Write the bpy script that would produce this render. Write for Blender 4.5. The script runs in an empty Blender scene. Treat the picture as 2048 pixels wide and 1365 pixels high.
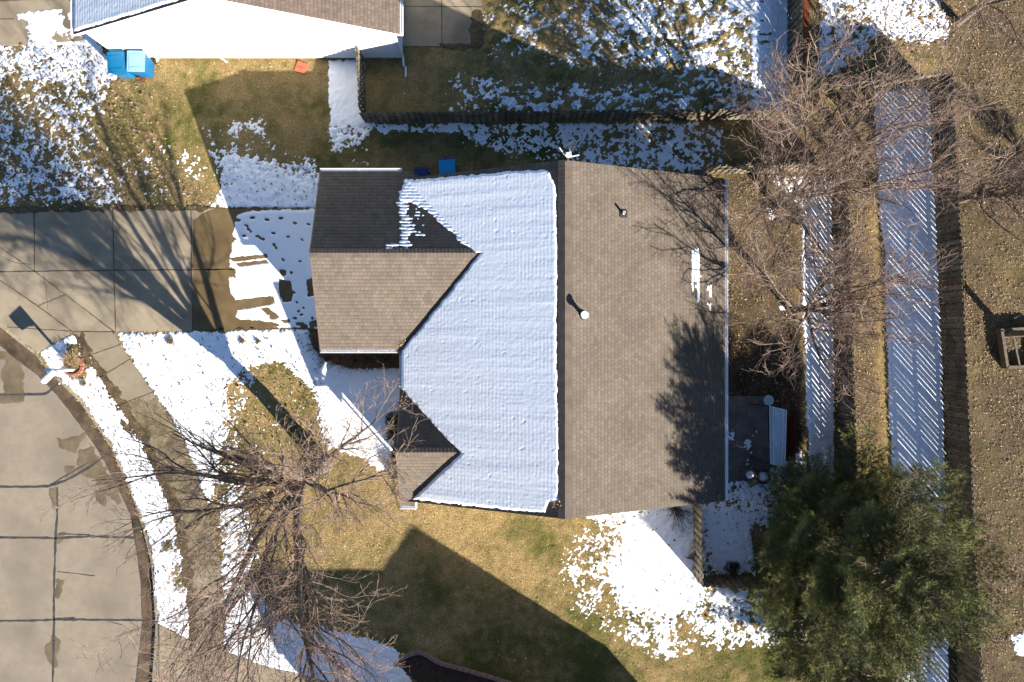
import bpy, bmesh, math, random
import numpy as np
from mathutils import Vector, Matrix
from mathutils.geometry import tessellate_polygon

# ------------------------------------------------------------------ camera, sky, sun, exposure
H = 29.0                      # camera height over the lawn, metres
S0 = 44.0/2048.0              # metres on the ground per photo pixel
sc = bpy.context.scene
COL = sc.collection
cam = bpy.data.cameras.new('camera'); cam.lens = 36.0*H/44.0; cam.sensor_width = 36.0
cam.clip_start = 0.5; cam.clip_end = 2000
camo = bpy.data.objects.new('camera', cam); COL.objects.link(camo)
camo.location = (0, 0, H); camo.rotation_euler = (0, 0, 0)
sc.camera = camo
SUN_EL = math.radians(21.8)
SH = Vector((0.660, -0.751, 0)).normalized()
SUNV = Vector((SH.x*math.cos(SUN_EL), SH.y*math.cos(SUN_EL), math.sin(SUN_EL)))
w = bpy.data.worlds.new("World"); sc.world = w; w.use_nodes = True
nt = w.node_tree; nt.nodes.clear()
sky = nt.nodes.new('ShaderNodeTexSky'); sky.sky_type = 'NISHITA'; sky.sun_disc = False
sky.sun_elevation = SUN_EL; sky.sun_rotation = math.atan2(SH.x, SH.y)
sky.air_density = 1.0; sky.dust_density = 0.1; sky.ozone_density = 5.0
bg = nt.nodes.new('ShaderNodeBackground'); bg.inputs['Strength'].default_value = 0.053
wo = nt.nodes.new('ShaderNodeOutputWorld')
nt.links.new(sky.outputs[0], bg.inputs[0]); nt.links.new(bg.outputs[0], wo.inputs[0])
sl = bpy.data.lights.new('sun', 'SUN'); sl.energy = 5.0; sl.angle = math.radians(0.5); sl.color = (1.0, 0.94, 0.85)
so = bpy.data.objects.new('sun', sl); COL.objects.link(so)
so.rotation_euler = SUNV.to_track_quat('Z', 'Y').to_euler(); so.location = SUNV*60
sc.view_settings.view_transform = 'Standard'; sc.view_settings.look = 'None'
sc.view_settings.gamma = 1.0; sc.view_settings.use_curve_mapping = False
sc.view_settings.exposure = 1.64
sc.cycles.max_bounces = 6; sc.cycles.diffuse_bounces = 3

rng = np.random.default_rng(7); random.seed(11)

# ------------------------------------------------------------------ helpers
def P(px, py, z=0.0):
    f = (H-z)/H*S0
    return Vector(((px-1024)*f, (682.5-py)*f, z))
def G(gx, gy, z=0.0):            # plan units (photo pixels on the lawn plane, origin under the camera)
    return Vector((gx*S0, gy*S0, z))
def tag(o, label=None, cat=None, group=None, kind=None):
    if label: o['label'] = label
    if cat: o['category'] = cat
    if group: o['group'] = group
    if kind: o['kind'] = kind
    return o
def empty(name, loc, label, cat, group=None, rz=0):
    o = bpy.data.objects.new(name, None); COL.objects.link(o)
    o.location = loc; o.rotation_euler = (0, 0, rz); o.empty_display_size = 0.1
    return tag(o, label, cat, group)
def copy_tree(o, parent=None):
    c = o.copy(); COL.objects.link(c); c.parent = parent
    for ch in [x for x in list(bpy.data.objects) if x.parent == o]: copy_tree(ch, c)
    return c
def link(name, me, m, parent=None):
    o = bpy.data.objects.new(name, me); COL.objects.link(o)
    if m: me.materials.append(m)
    if parent is not None: o.parent = parent
    return o
class MB:
    def __init__(s): s.v = []; s.f = []; s.t = []
    def tint(s, i0, t): s.t.append((i0, len(s.v), t))
    def add(s, vs, fs):
        n = len(s.v); s.v += [tuple(v) for v in vs]; s.f += [tuple(i+n for i in f) for f in fs]; return s
    def box(s, c, d, rz=0, tx=0, ty=0):
        M = Matrix.Translation(c) @ Matrix.Rotation(rz, 4, 'Z') @ Matrix.Rotation(ty, 4, 'Y') @ Matrix.Rotation(tx, 4, 'X')
        x, y, z = d[0]/2, d[1]/2, d[2]/2
        vs = [M @ Vector(p) for p in ((-x,-y,-z),(x,-y,-z),(x,y,-z),(-x,y,-z),(-x,-y,z),(x,-y,z),(x,y,z),(-x,y,z))]
        return s.add(vs, ((0,3,2,1),(4,5,6,7),(0,1,5,4),(1,2,6,5),(2,3,7,6),(3,0,4,7)))
    def bar(s, a, b, w, h=None):
        a = Vector(a); b = Vector(b); h = h or w; d = b-a; L = d.length
        q = d.to_track_quat('X', 'Z'); M = Matrix.Translation((a+b)/2) @ q.to_matrix().to_4x4()
        x, y, z = L/2, w/2, h/2
        vs = [M @ Vector(p) for p in ((-x,-y,-z),(x,-y,-z),(x,y,-z),(-x,y,-z),(-x,-y,z),(x,-y,z),(x,y,z),(-x,y,z))]
        return s.add(vs, ((0,3,2,1),(4,5,6,7),(0,1,5,4),(1,2,6,5),(2,3,7,6),(3,0,4,7)))
    def lathe(s, c, prof, n=20, cap=True):
        c = Vector(c); vs = []; fs = []
        for r, z in prof:
            for k in range(n):
                a = 2*math.pi*k/n; vs.append(c+Vector((r*math.cos(a), r*math.sin(a), z)))
        for j in range(len(prof)-1):
            for k in range(n):
                k2 = (k+1) % n; fs.append((j*n+k, j*n+k2, (j+1)*n+k2, (j+1)*n+k))
        if cap:
            fs.append(tuple(range((len(prof)-1)*n, len(prof)*n))); fs.append(tuple(reversed(range(n))))
        return s.add(vs, fs)
    def tube(s, pts, rads, n=6):
        pts = [Vector(p) for p in pts]; vs = []; fs = []
        for i, p in enumerate(pts):
            d = (pts[min(i+1, len(pts)-1)]-pts[max(i-1, 0)]).normalized()
            a = d.orthogonal().normalized(); b = d.cross(a)
            if i:                       # keep the frame from twisting
                a = (pa - d*pa.dot(d)).normalized(); b = d.cross(a)
            pa = a
            r = rads[i] if hasattr(rads, '__len__') else rads
            for k in range(n):
                t = 2*math.pi*k/n; vs.append(p+a*(r*math.cos(t))+b*(r*math.sin(t)))
        for i in range(len(pts)-1):
            for k in range(n):
                k2 = (k+1) % n; fs.append((i*n+k, i*n+k2, (i+1)*n+k2, (i+1)*n+k))
        fs.append(tuple(range((len(pts)-1)*n, len(pts)*n))); fs.append(tuple(reversed(range(n))))
        return s.add(vs, fs)
    def build(s, name, m, parent=None, smooth=False, bevel=0):
        me = bpy.data.meshes.new(name); me.from_pydata(s.v, [], s.f); me.update()
        if bevel:
            bm = bmesh.new(); bm.from_mesh(me)
            bmesh.ops.bevel(bm, geom=list(bm.edges), offset=bevel, segments=2, affect='EDGES', clamp_overlap=True)
            bm.to_mesh(me); bm.free()
        if smooth: me.polygons.foreach_set('use_smooth', [True]*len(me.polygons))
        if m and m.get('tinted'):
            a = me.color_attributes.new('tint', 'FLOAT_COLOR', 'POINT'); c = np.ones((len(me.vertices), 4), np.float32)
            for i0, i1, t in s.t: c[i0:i1, :3] = t
            a.data.foreach_set('color', c.ravel())
        return link(name, me, m, parent)
def np_mesh(name, V, F, m, parent=None, smooth=False, col=None, uv=None):
    """V (n,3), F (k,3|4) arrays"""
    me = bpy.data.meshes.new(name); V = np.asarray(V, np.float32); F = np.asarray(F, np.int32); k = F.shape[1]
    me.vertices.add(len(V)); me.vertices.foreach_set('co', V.ravel())
    me.loops.add(F.size); me.loops.foreach_set('vertex_index', F.ravel())
    me.polygons.add(len(F)); me.polygons.foreach_set('loop_start', np.arange(0, F.size, k, dtype=np.int32))
    me.update(calc_edges=True)
    if smooth: me.polygons.foreach_set('use_smooth', np.ones(len(F), bool))
    if col is not None:
        a = me.color_attributes.new('tint', 'FLOAT_COLOR', 'POINT')
        c = np.ones((len(V), 4), np.float32); c[:, :3] = col; a.data.foreach_set('color', c.ravel())
    if uv is not None:
        u = me.uv_layers.new(name='UVMap'); u.data.foreach_set('uv', np.asarray(uv, np.float32)[F.ravel()].ravel())
    me.validate()
    return link(name, me, m, parent)

def _h(ix, iy, seed):
    n = (ix.astype(np.int64)*374761393 + iy.astype(np.int64)*668265263 + seed*1274126177) & 0xffffffff
    n = ((n ^ (n >> 13))*1274126177) & 0xffffffff
    n = ((n ^ (n >> 16))*2246822519) & 0xffffffff
    return ((n ^ (n >> 15)) & 0xffff)/32767.5-1.0
def vnoise(x, y, seed=0):
    ix = np.floor(x); iy = np.floor(y); fx = x-ix; fy = y-iy
    ux = fx*fx*fx*(fx*(fx*6-15)+10); uy = fy*fy*fy*(fy*(fy*6-15)+10)
    a = _h(ix, iy, seed); b = _h(ix+1, iy, seed); c = _h(ix, iy+1, seed); d = _h(ix+1, iy+1, seed)
    return (a*(1-ux)+b*ux)*(1-uy)+(c*(1-ux)+d*ux)*uy
def fbm(x, y, scale, octv=4, seed=0, gain=.55):
    x = x/scale; y = y/scale; r = 0; a = 1; t = 0
    for o in range(octv):
        r = r+a*vnoise(x*(.8)+y*.6, y*.8-x*.6, seed+o*17) if o % 2 == 0 else r+a*vnoise(x, y, seed+o*17)
        t += a; a *= gain; x = x*2.03+3.1; y = y*2.03+1.7
    return r/t*1.6
def sstep(a, b, x):
    t = np.clip((x-a)/(b-a), 0, 1); return t*t*(3-2*t)
def sdist(X, Y, poly):
    d = np.full(X.shape, 1e18); ins = np.zeros(X.shape, bool); n = len(poly)
    for i in range(n):
        ax, ay = poly[i]; bx, by = poly[(i+1) % n]; ex, ey = bx-ax, by-ay
        wx = X-ax; wy = Y-ay; t = np.clip((wx*ex+wy*ey)/(ex*ex+ey*ey+1e-9), 0, 1)
        d = np.minimum(d, (wx-ex*t)**2+(wy-ey*t)**2)
        if ay != by:
            c = ((Y >= ay) != (Y >= by)) & (X < (bx-ax)*(Y-ay)/(by-ay)+ax); ins ^= c
    d = np.sqrt(d); return np.where(ins, d, -d)
def gz(GX, GY):
    """height of the lawn, plan units in"""
    GX = np.asarray(GX, float); GY = np.asarray(GY, float)
    xr = 652-92*sstep(340, 440, GY)
    z = -.5*sstep(xr-72, xr, GX)+.05*sstep(760, 880, GX)
    return z
def gzp(px, py):
    z = 0.0
    for _ in range(3):
        f = (H-z)/H; z = float(gz((px-1024)*f, (682.5-py)*f))
    return z
def PG(px, py, dz=0.0):
    z = gzp(px, py); v = P(px, py, z); v.z += dz; return v

# coarse map of weights in photo-pixel space over the ground
MX0, MY0, MX1, MY1, MC = -260, -260, 2310, 1630, 5.0
_nx = int((MX1-MX0)/MC)+1; _ny = int((MY1-MY0)/MC)+1
_gx, _gy = np.meshgrid(MX0+np.arange(_nx)*MC, MY0+np.arange(_ny)*MC)
def wmap(polys, base=0.0):
    """polys: (polygon, value, feather px); later ones replace earlier ones"""
    A = np.full(_gx.shape, float(base))
    for poly, val, fe in polys:
        xs = [p[0] for p in poly]; ys = [p[1] for p in poly]; mg = fe+8
        i0 = max(int((min(xs)-mg-MX0)/MC), 0); i1 = min(int((max(xs)+mg-MX0)/MC)+2, _nx)
        j0 = max(int((min(ys)-mg-MY0)/MC), 0); j1 = min(int((max(ys)+mg-MY0)/MC)+2, _ny)
        if i1 <= i0 or j1 <= j0: continue
        X = _gx[j0:j1, i0:i1]; Y = _gy[j0:j1, i0:i1]
        wt = sstep(-fe, fe, sdist(X, Y, poly)); A[j0:j1, i0:i1] = A[j0:j1, i0:i1]*(1-wt)+val*wt
    return A
def samp(A, px, py):
    x = np.clip((px-MX0)/MC, 0, _nx-1.001); y = np.clip((py-MY0)/MC, 0, _ny-1.001)
    i = x.astype(int); j = y.astype(int); fx = x-i; fy = y-j
    return (A[j, i]*(1-fx)+A[j, i+1]*fx)*(1-fy)+(A[j+1, i]*(1-fx)+A[j+1, i+1]*fx)*fy

# ------------------------------------------------------------------ materials
def mat(name, c1, c2=None, scale=6.0, rough=.85, bump=0.0, bscale=40.0, detail=6, tint=False, c3=None, s3=1.0, spec=.3,
        metallic=0, lo=.35, hi=.65, bdist=.02, trans=0, rgh=.6):
    m = bpy.data.materials.new(name); m.use_nodes = True; n = m.node_tree; N = n.nodes; L = n.links
    b = N['Principled BSDF']; b.inputs['Roughness'].default_value = rough; b.inputs['Specular IOR Level'].default_value = spec
    b.inputs['Metallic'].default_value = metallic
    tc = N.new('ShaderNodeTexCoord'); src = None; m['tinted'] = bool(tint)
    c2 = c2 or c1
    nz = N.new('ShaderNodeTexNoise'); nz.inputs['Scale'].default_value = scale; nz.inputs['Detail'].default_value = detail
    nz.inputs['Roughness'].default_value = rgh; L.new(tc.outputs['Object'], nz.inputs['Vector'])
    cr = N.new('ShaderNodeValToRGB'); cr.color_ramp.elements[0].position = lo; cr.color_ramp.elements[1].position = hi
    cr.color_ramp.elements[0].color = (*c1, 1); cr.color_ramp.elements[1].color = (*c2, 1); L.new(nz.outputs['Fac'], cr.inputs['Fac'])
    src = cr.outputs['Color']
    if c3:
        n2 = N.new('ShaderNodeTexNoise'); n2.inputs['Scale'].default_value = s3; n2.inputs['Detail'].default_value = 4
        L.new(tc.outputs['Object'], n2.inputs['Vector'])
        r2 = N.new('ShaderNodeValToRGB'); r2.color_ramp.elements[0].position = .45; r2.color_ramp.elements[1].position = .7
        L.new(n2.outputs['Fac'], r2.inputs['Fac'])
        mx = N.new('ShaderNodeMixRGB'); L.new(r2.outputs['Color'], mx.inputs['Fac']); L.new(src, mx.inputs['Color1'])
        mx.inputs['Color2'].default_value = (*c3, 1); src = mx.outputs['Color']
    if tint:
        at = N.new('ShaderNodeVertexColor'); at.layer_name = 'tint'
        mx = N.new('ShaderNodeMixRGB'); mx.blend_type = 'MULTIPLY'; mx.inputs['Fac'].default_value = 1
        L.new(src, mx.inputs['Color1']); L.new(at.outputs['Color'], mx.inputs['Color2']); src = mx.outputs['Color']
    L.new(src, b.inputs['Base Color'])
    if bump:
        n3 = N.new('ShaderNodeTexNoise'); n3.inputs['Scale'].default_value = bscale; n3.inputs['Detail'].default_value = 5
        L.new(tc.outputs['Object'], n3.inputs['Vector'])
        bp = N.new('ShaderNodeBump'); bp.inputs['Strength'].default_value = bump; bp.inputs['Distance'].default_value = bdist
        L.new(n3.outputs['Fac'], bp.inputs['Height']); L.new(bp.outputs['Normal'], b.inputs['Normal'])
    return m
def shingle_mat(name, ca, cb, cm):
    m = bpy.data.materials.new(name); m.use_nodes = True; n = m.node_tree; N = n.nodes; L = n.links
    b = N['Principled BSDF']; b.inputs['Roughness'].default_value = .92; b.inputs['Specular IOR Level'].default_value = .2
    uv = N.new('ShaderNodeUVMap'); uv.uv_map = 'UVMap'
    # random tab tone on a broken bond
    def brick(wd, ht, off, seed_off, c1, c2, mort, ms):
        t = N.new('ShaderNodeTexBrick'); t.offset = off; t.offset_frequency = 2; t.squash = 1.0
        t.inputs['Scale'].default_value = 1.0; t.inputs['Brick Width'].default_value = wd; t.inputs['Row Height'].default_value = ht
        t.inputs['Mortar Size'].default_value = ms; t.inputs['Mortar Smooth'].default_value = .3; t.inputs['Bias'].default_value = 0
        t.inputs['Color1'].default_value = (*c1, 1); t.inputs['Color2'].default_value = (*c2, 1); t.inputs['Mortar'].default_value = (*mort, 1)
        mp = N.new('ShaderNodeMapping'); mp.inputs['Location'].default_value = (seed_off, 0, 0)
        L.new(uv.outputs[0], mp.inputs['Vector']); L.new(mp.outputs[0], t.inputs['Vector']); return t
    t1 = brick(.15, .143, .37, 0.0, ca, cb, cm, .005)
    t2 = brick(.115, .143, .61, 3.3, (1.07, 1.07, 1.07), (.92, .92, .92), (.9, .9, .9), .002)
    mx = N.new('ShaderNodeMixRGB'); mx.blend_type = 'MULTIPLY'; mx.inputs['Fac'].default_value = 1
    L.new(t1.outputs['Color'], mx.inputs['Color1']); L.new(t2.outputs['Color'], mx.inputs['Color2'])
    nz = N.new('ShaderNodeTexNoise'); nz.inputs['Scale'].default_value = 130; nz.inputs['Detail'].default_value = 3
    n2 = N.new('ShaderNodeTexNoise'); n2.inputs['Scale'].default_value = .8; n2.inputs['Detail'].default_value = 5
    L.new(uv.outputs[0], nz.inputs['Vector']); L.new(uv.outputs[0], n2.inputs['Vector'])
    mr = N.new('ShaderNodeMapRange'); mr.inputs['To Min'].default_value = .66; mr.inputs['To Max'].default_value = 1.34; L.new(nz.outputs['Fac'], mr.inputs['Value'])
    mr2 = N.new('ShaderNodeMapRange'); mr2.inputs['To Min'].default_value = .68; mr2.inputs['To Max'].default_value = 1.3; L.new(n2.outputs['Fac'], mr2.inputs['Value'])
    ml = N.new('ShaderNodeMath'); ml.operation = 'MULTIPLY'; L.new(mr.outputs[0], ml.inputs[0]); L.new(mr2.outputs[0], ml.inputs[1])
    hs = N.new('ShaderNodeHueSaturation'); L.new(ml.outputs[0], hs.inputs['Value']); L.new(mx.outputs['Color'], hs.inputs['Color'])
    L.new(hs.outputs['Color'], b.inputs['Base Color'])
    bp = N.new('ShaderNodeBump'); bp.inputs['Strength'].default_value = .25; bp.inputs['Distance'].default_value = .003
    L.new(t1.outputs['Fac'], bp.inputs['Height']); bp.invert = True
    b2 = N.new('ShaderNodeBump'); b2.inputs['Strength'].default_value = .12; b2.inputs['Distance'].default_value = .003
    L.new(nz.outputs['Fac'], b2.inputs['Height']); L.new(bp.outputs['Normal'], b2.inputs['Normal']); L.new(b2.outputs['Normal'], b.inputs['Normal'])
    return m
def snow_mat():
    m = mat('snow', (.92, .935, .955), (.95, .96, .97), 2.0, .75, .10, 24, spec=.25, bdist=.012)
    return m
M = {}
M['snow'] = snow_mat()
M['shingle'] = shingle_mat('asphalt_shingle', (.132, .106, .084), (.104, .083, .065), (.045, .034, .027))
M['cap'] = mat('ridge_shingle', (.10, .079, .063), (.135, .107, .085), 3, .92, .3, 60, spec=.2)
M['shingle_pink'] = shingle_mat('brown_shingle', (.148, .112, .092), (.108, .080, .066), (.05, .038, .031))
M['siding'] = mat('white_siding', (.72, .72, .71), (.78, .78, .77), 2, .6, 0)
M['trim'] = mat('white_trim', (.78, .78, .78), (.84, .84, .84), 3, .45, 0)
M['brown_trim'] = mat('brown_trim', (.12, .085, .06), (.16, .11, .08), 3, .6)
M['concrete'] = mat('driveway_concrete', (.275, .218, .148), (.34, .275, .190), 1.6, .9, .25, 70, detail=12, rgh=.76, c3=(.195, .155, .105), s3=.75, bdist=.006)
M['walk'] = mat('sidewalk_concrete', (.225, .18, .12), (.285, .235, .165), 1.8, .9, .25, 70, detail=12, rgh=.76, c3=(.20, .155, .10), s3=.9, bdist=.006)
M['street'] = mat('street_concrete', (.235, .191, .138), (.283, .234, .172), 2.6, .92, .3, 90, detail=12, rgh=.76, c3=(.195, .158, .115), s3=.5, bdist=.006)
M['curb'] = mat('curb_concrete', (.26, .215, .15), (.36, .31, .23), 2.5, .9, .2, 60)
M['wet'] = mat('damp_concrete', (.125, .083, .037), (.165, .112, .052), 2.2, .6, .15, 60, c3=(.10, .066, .03), s3=.8)
M['stain'] = mat('damp_street_stain', (.135, .10, .058), (.175, .135, .085), 3.2, .7, .15, 60, c3=(.11, .08, .045), s3=1.5)
M['dampwalk'] = mat('damp_walk', (.15, .11, .058), (.24, .19, .12), 3.2, .8, .15, 60, c3=(.10, .07, .035), s3=2.2, rgh=.75)
M['gutter'] = mat('wet_gutter', (.085, .058, .036), (.15, .105, .062), 3.0, .5, .3, 30, c3=(.045, .03, .02), s3=1.2)
M['tar'] = mat('joint_tar', (.035, .034, .036), (.07, .066, .062), 8, .7, .3, 50)
M['joint'] = mat('joint_dirt', (.06, .045, .03), (.10, .075, .05), 8, .9)
M['mud'] = mat('mud', (.085, .058, .028), (.15, .105, .05), 5, .85, .8, 25, c3=(.05, .035, .02), s3=2.2, bdist=.05)
M['mulch'] = mat('mulch', (.03, .02, .015), (.075, .05, .038), 12, .95, 1, 30, bdist=.05)
M['redmulch'] = mat('red_leaf_litter', (.20, .045, .015), (.32, .085, .03), 10, .9, 1, 30, bdist=.05)
M['fence'] = mat('weathered_cedar', (.13, .105, .07), (.235, .195, .135), 7, .9, .5, 50, tint=True, c3=(.09, .072, .05), s3=1.4)
M['bark'] = mat('bark', (.085, .067, .052), (.19, .152, .118), 9, .9, .8, 40, bdist=.02)
M['twig'] = mat('twig_bark', (.165, .110, .09), (.33, .232, .18), 5, .8, tint=True)
M['needle'] = mat('pine_needle', (.075, .082, .028), (.19, .18, .062), 2.2, .6, tint=True, c3=(.055, .075, .03), s3=.8)
M['ever'] = mat('evergreen_leaf', (.025, .04, .016), (.05, .065, .025), 6, .6, tint=True)
M['grass'] = mat('grass_blade', (.9, .9, .9), (1, 1, 1), 3, .75, tint=True, spec=.15)
M['leaf'] = mat('dry_leaf', (.85, .85, .85), (1.1, 1.1, 1.1), 9, .75, tint=True, spec=.2)
M['bin'] = mat('blue_plastic', (.0, .10, .25), (.0, .12, .29), 3, .4, spec=.5)
M['binlight'] = mat('pale_blue_plastic', (.20, .38, .56), (.24, .42, .60), 3, .4, spec=.5)
M['binteal'] = mat('teal_plastic', (.0, .125, .27), (.005, .15, .31), 3, .4, spec=.5)
M['bincyan'] = mat('cyan_plastic', (.0, .24, .52), (.0, .27, .56), 3, .4, spec=.5)
M['bindark'] = mat('navy_plastic', (.005, .025, .12), (.008, .03, .14), 3, .4, spec=.5)
M['black'] = mat('black_rubber', (.015, .015, .016), (.03, .03, .03), 5, .7)
M['wall_tan'] = mat('tan_siding', (.48, .43, .36), (.52, .47, .39), 3, .7)
M['brick'] = mat('red_brick', (.25, .10, .07), (.36, .16, .11), 7, .9, .5, 50)
M['paver'] = mat('grey_pink_paver', (.21, .135, .12), (.29, .20, .17), 6, .9, .5, 50)
M['orange'] = mat('red_plastic', (.50, .10, .05), (.56, .14, .08), 9, .6)
M['glass'] = mat('window_glass', (.03, .04, .05), None, 3, .08, spec=.6)
M['metal'] = mat('galvanised', (.45, .45, .46), (.55, .55, .56), 4, .35, metallic=.9)
M['white_metal'] = mat('white_metal', (.70, .69, .67), (.76, .75, .73), 4, .5)
M['dark_metal'] = mat('dark_metal', (.035, .033, .032), (.06, .055, .05), 6, .5, metallic=.3)
M['canopy'] = mat('pale_canopy_cloth', (.36, .44, .47), (.42, .50, .52), 8, .8, .2, 80)
M['cushion'] = mat('rust_cushion', (.07, .014, .008), (.10, .02, .012), 8, .9)
M['wood'] = mat('grey_brown_wood', (.11, .085, .06), (.18, .145, .105), 8, .85, .4, 40)
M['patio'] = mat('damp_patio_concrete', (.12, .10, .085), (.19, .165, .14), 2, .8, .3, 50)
M['straw'] = mat('dry_ornamental_grass', (.40, .28, .14), (.55, .41, .23), 8, .8, tint=True)

def ground_mat():
    m = bpy.data.materials.new('lawn_ground'); m.use_nodes = True; n = m.node_tree; N = n.nodes; L = n.links
    b = N['Principled BSDF']; b.inputs['Roughness'].default_value = .95; b.inputs['Specular IOR Level'].default_value = .1
    at = N.new('ShaderNodeVertexColor'); at.layer_name = 'tint'
    tc = N.new('ShaderNodeTexCoord')
    def noise(s, d):
        z = N.new('ShaderNodeTexNoise'); z.inputs['Scale'].default_value = s; z.inputs['Detail'].default_value = d
        z.inputs['Roughness'].default_value = .65; L.new(tc.outputs['Object'], z.inputs['Vector']); return z
    a = noise(14, 6); c = noise(55, 4)
    r1 = N.new('ShaderNodeMapRange'); r1.inputs['From Min'].default_value = .3; r1.inputs['From Max'].default_value = .7
    r1.inputs['To Min'].default_value = .6; r1.inputs['To Max'].default_value = 1.25; L.new(a.outputs['Fac'], r1.inputs['Value'])
    r2 = N.new('ShaderNodeMapRange'); r2.inputs['From Min'].default_value = .3; r2.inputs['From Max'].default_value = .7
    r2.inputs['To Min'].default_value = .5; r2.inputs['To Max'].default_value = 1.5; L.new(c.outputs['Fac'], r2.inputs['Value'])
    ml = N.new('ShaderNodeMath'); ml.operation = 'MULTIPLY'; L.new(r1.outputs[0], ml.inputs[0]); L.new(r2.outputs[0], ml.inputs[1])
    hs = N.new('ShaderNodeHueSaturation'); L.new(ml.outputs[0], hs.inputs['Value']); L.new(at.outputs['Color'], hs.inputs['Color'])
    L.new(hs.outputs['Color'], b.inputs['Base Color'])
    bp = N.new('ShaderNodeBump'); bp.inputs['Strength'].default_value = .5; bp.inputs['Distance'].default_value = .03
    L.new(a.outputs['Fac'], bp.inputs['Height']); b2 = N.new('ShaderNodeBump'); b2.inputs['Strength'].default_value = .8; b2.inputs['Distance'].default_value = .02
    L.new(c.outputs['Fac'], b2.inputs['Height']); L.new(bp.outputs['Normal'], b2.inputs['Normal']); L.new(b2.outputs['Normal'], b.inputs['Normal'])
    return m
M['ground'] = ground_mat()

# ------------------------------------------------------------------ plan outlines (photo pixels on the lawn plane)
GUT = [(-400,395),(0,690),(25,712),(75,750),(107,782),(140,822),(172,865),(200,905),(235,972),(262,1030),(272,1090),(283,1170),(285,1250),(272,1365),(255,1700)]   # street side of the gutter
CURB = [(-400,345),(0,645),(76,706),(100,740),(165,800),(225,890),(255,960),(285,1040),(308,1120),(318,1250),(312,1365),(300,1700)]                 # back of curb
STREET = [(-2600,395-1400),(-400,395)]+GUT[1:]+[(255,3600),(-2600,3600)]
LOW = [(-2600,345-1400)]+[(x-6,y+3) for x, y in CURB]+[(300,3600),(-2600,3600)]
WALK_R = [(228,663),(235,682),(271,736),(306,785),(335,830),(365,880),(387,930),(405,990),(420,1040),(440,1130),(446,1303)]
WALK_L = [(145,664),(165,682),(200,735),(240,795),(275,845),(305,900),(332,960),(352,1010),(366,1060),(380,1140),(386,1284)]
DRIVE = [(-300,428),(0,423),(240,419),(465,417),(645,417),(645,656),(555,656),(400,662),(232,664),(145,664),(76,706),(0,645),(-300,420)]
APRON = [(318,1250),(380,1282),(447,1303),(520,1330),(660,1365),(900,1430),(900,1700),(305,1700),(312,1365)]
NDRIVE = [(-300,-400),(160,-400),(185,80),(60,90),(-300,96)]
NPATIO = [(800,-300),(962,-300),(964,40),(962,76),(950,90),(930,93),(800,92)]
PATIO = [(1425,793),(1535,793),(1540,960),(1425,965)]
BED = [(797,1330),(806,1322),(820,1309),(840,1304),(852,1311),(875,1325),(915,1337),(960,1350),(1010,1364),(1130,1395),(1130,1600),(850,1600),(835,1365)]

# ------------------------------------------------------------------ ground sheet, one mesh to the horizon
ax = np.concatenate([-np.geomspace(26, 700, 16)[::-1], np.arange(-25.5, 25.51, .1), np.geomspace(26, 700, 16)])
ay = np.concatenate([-np.geomspace(18.6, 700, 16)[::-1], np.arange(-18.2, 18.21, .1), np.geomspace(18.6, 700, 16)])
GXm, GYm = np.meshgrid(ax, ay)
gxu, gyu = GXm/S0, GYm/S0
gzv = gz(gxu, gyu)
fpx = 1024+gxu*H/(H-gzv); fpy = 682.5-gyu*H/(H-gzv)
# tussocks in the yard behind the neighbour's fence, light unevenness elsewhere
low = sstep(-3, 3, sdist(fpx, fpy, LOW))
paved = np.zeros(fpx.shape)
for poly in (DRIVE, APRON, NDRIVE, NPATIO, PATIO, list(WALK_R)+list(reversed(WALK_L))):
    paved = np.maximum(paved, sstep(-12, 0, sdist(fpx, fpy, poly)))
W_TUS = wmap([([(960,-200),(1510,-200),(1575,235),(900,235),(960,150)], 1, 30), ([(1640,-200),(2000,-200),(1900,90),(1650,140)], .4, 30)])
bumpy = np.clip(samp(W_TUS, fpx, fpy), 0, 1)
def tuss(px, py):
    return np.abs(fbm(px, py*1.4, 19, 3, 91))
rough_h = fbm(gxu, gyu, 9, 3, 5)*.012+fbm(gxu, gyu, 60, 2, 6)*.012
zz = gzv+(rough_h+bumpy*.14*(tuss(fpx, fpy)-.2)-.004)*(1-paved)-.03*paved-.22*low
zz = np.where((np.abs(GXm) > 25.6) | (np.abs(GYm) > 18.3), np.minimum(gzv, -.02)-.22*low, zz)
# surface colour of the turf: straw, olive, green, leaf-brown
W_GREEN = wmap([([(820,1040),(1200,1180),(2048,1250),(2048,1500),(700,1500),(760,1300)], .42, 60),
                ([(1000,1180),(1300,1330),(1700,1250),(1700,1500),(900,1500)], .75, 60),
                ([(660,240),(1100,270),(1100,345),(640,345)], .55, 30),
                ([(340,120),(650,120),(650,330),(420,330)], .3, 40), ([(0,90),(330,90),(420,415),(0,415)], .25, 40),
                ([(500,700),(640,760),(640,900),(560,920),(480,860)], .45, 30), ([(1880,-200),(2700,-200),(2700,2000),(1880,2000)], .6, 20), ([(0,90),(420,90),(420,415),(0,415)], .38, 30)], .25)
W_LEAF = wmap([([(1760,-300),(2700,-300),(2700,2000),(1890,2000),(1890,180)], .85, 20), ([(1668,400),(1735,400),(1760,880),(1680,880)], .8, 12),
               ([(1452,345),(1590,350),(1600,860),(1452,800)], .75, 14), ([(1600,260),(1740,180),(1745,420),(1600,350)], .6, 20),
               ([(1618,-80),(1700,-80),(1690,150),(1618,170)], .5, 20), ([(0,330),(330,330),(420,400),(410,418),(-200,425),(-200,330)], .55, 25),
               ([(620,650),(648,656),(652,705),(805,708),(805,738),(690,732),(640,712)], .9, 5),
               ([(1450,640),(1600,640),(1600,960),(1450,960)], .7, 10), ([(1150,1085),(1215,1060),(1225,1110),(1160,1130)], .2, 15),
               ([(770,790),(803,790),(803,990),(785,990)], .8, 6)], .04)
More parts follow.
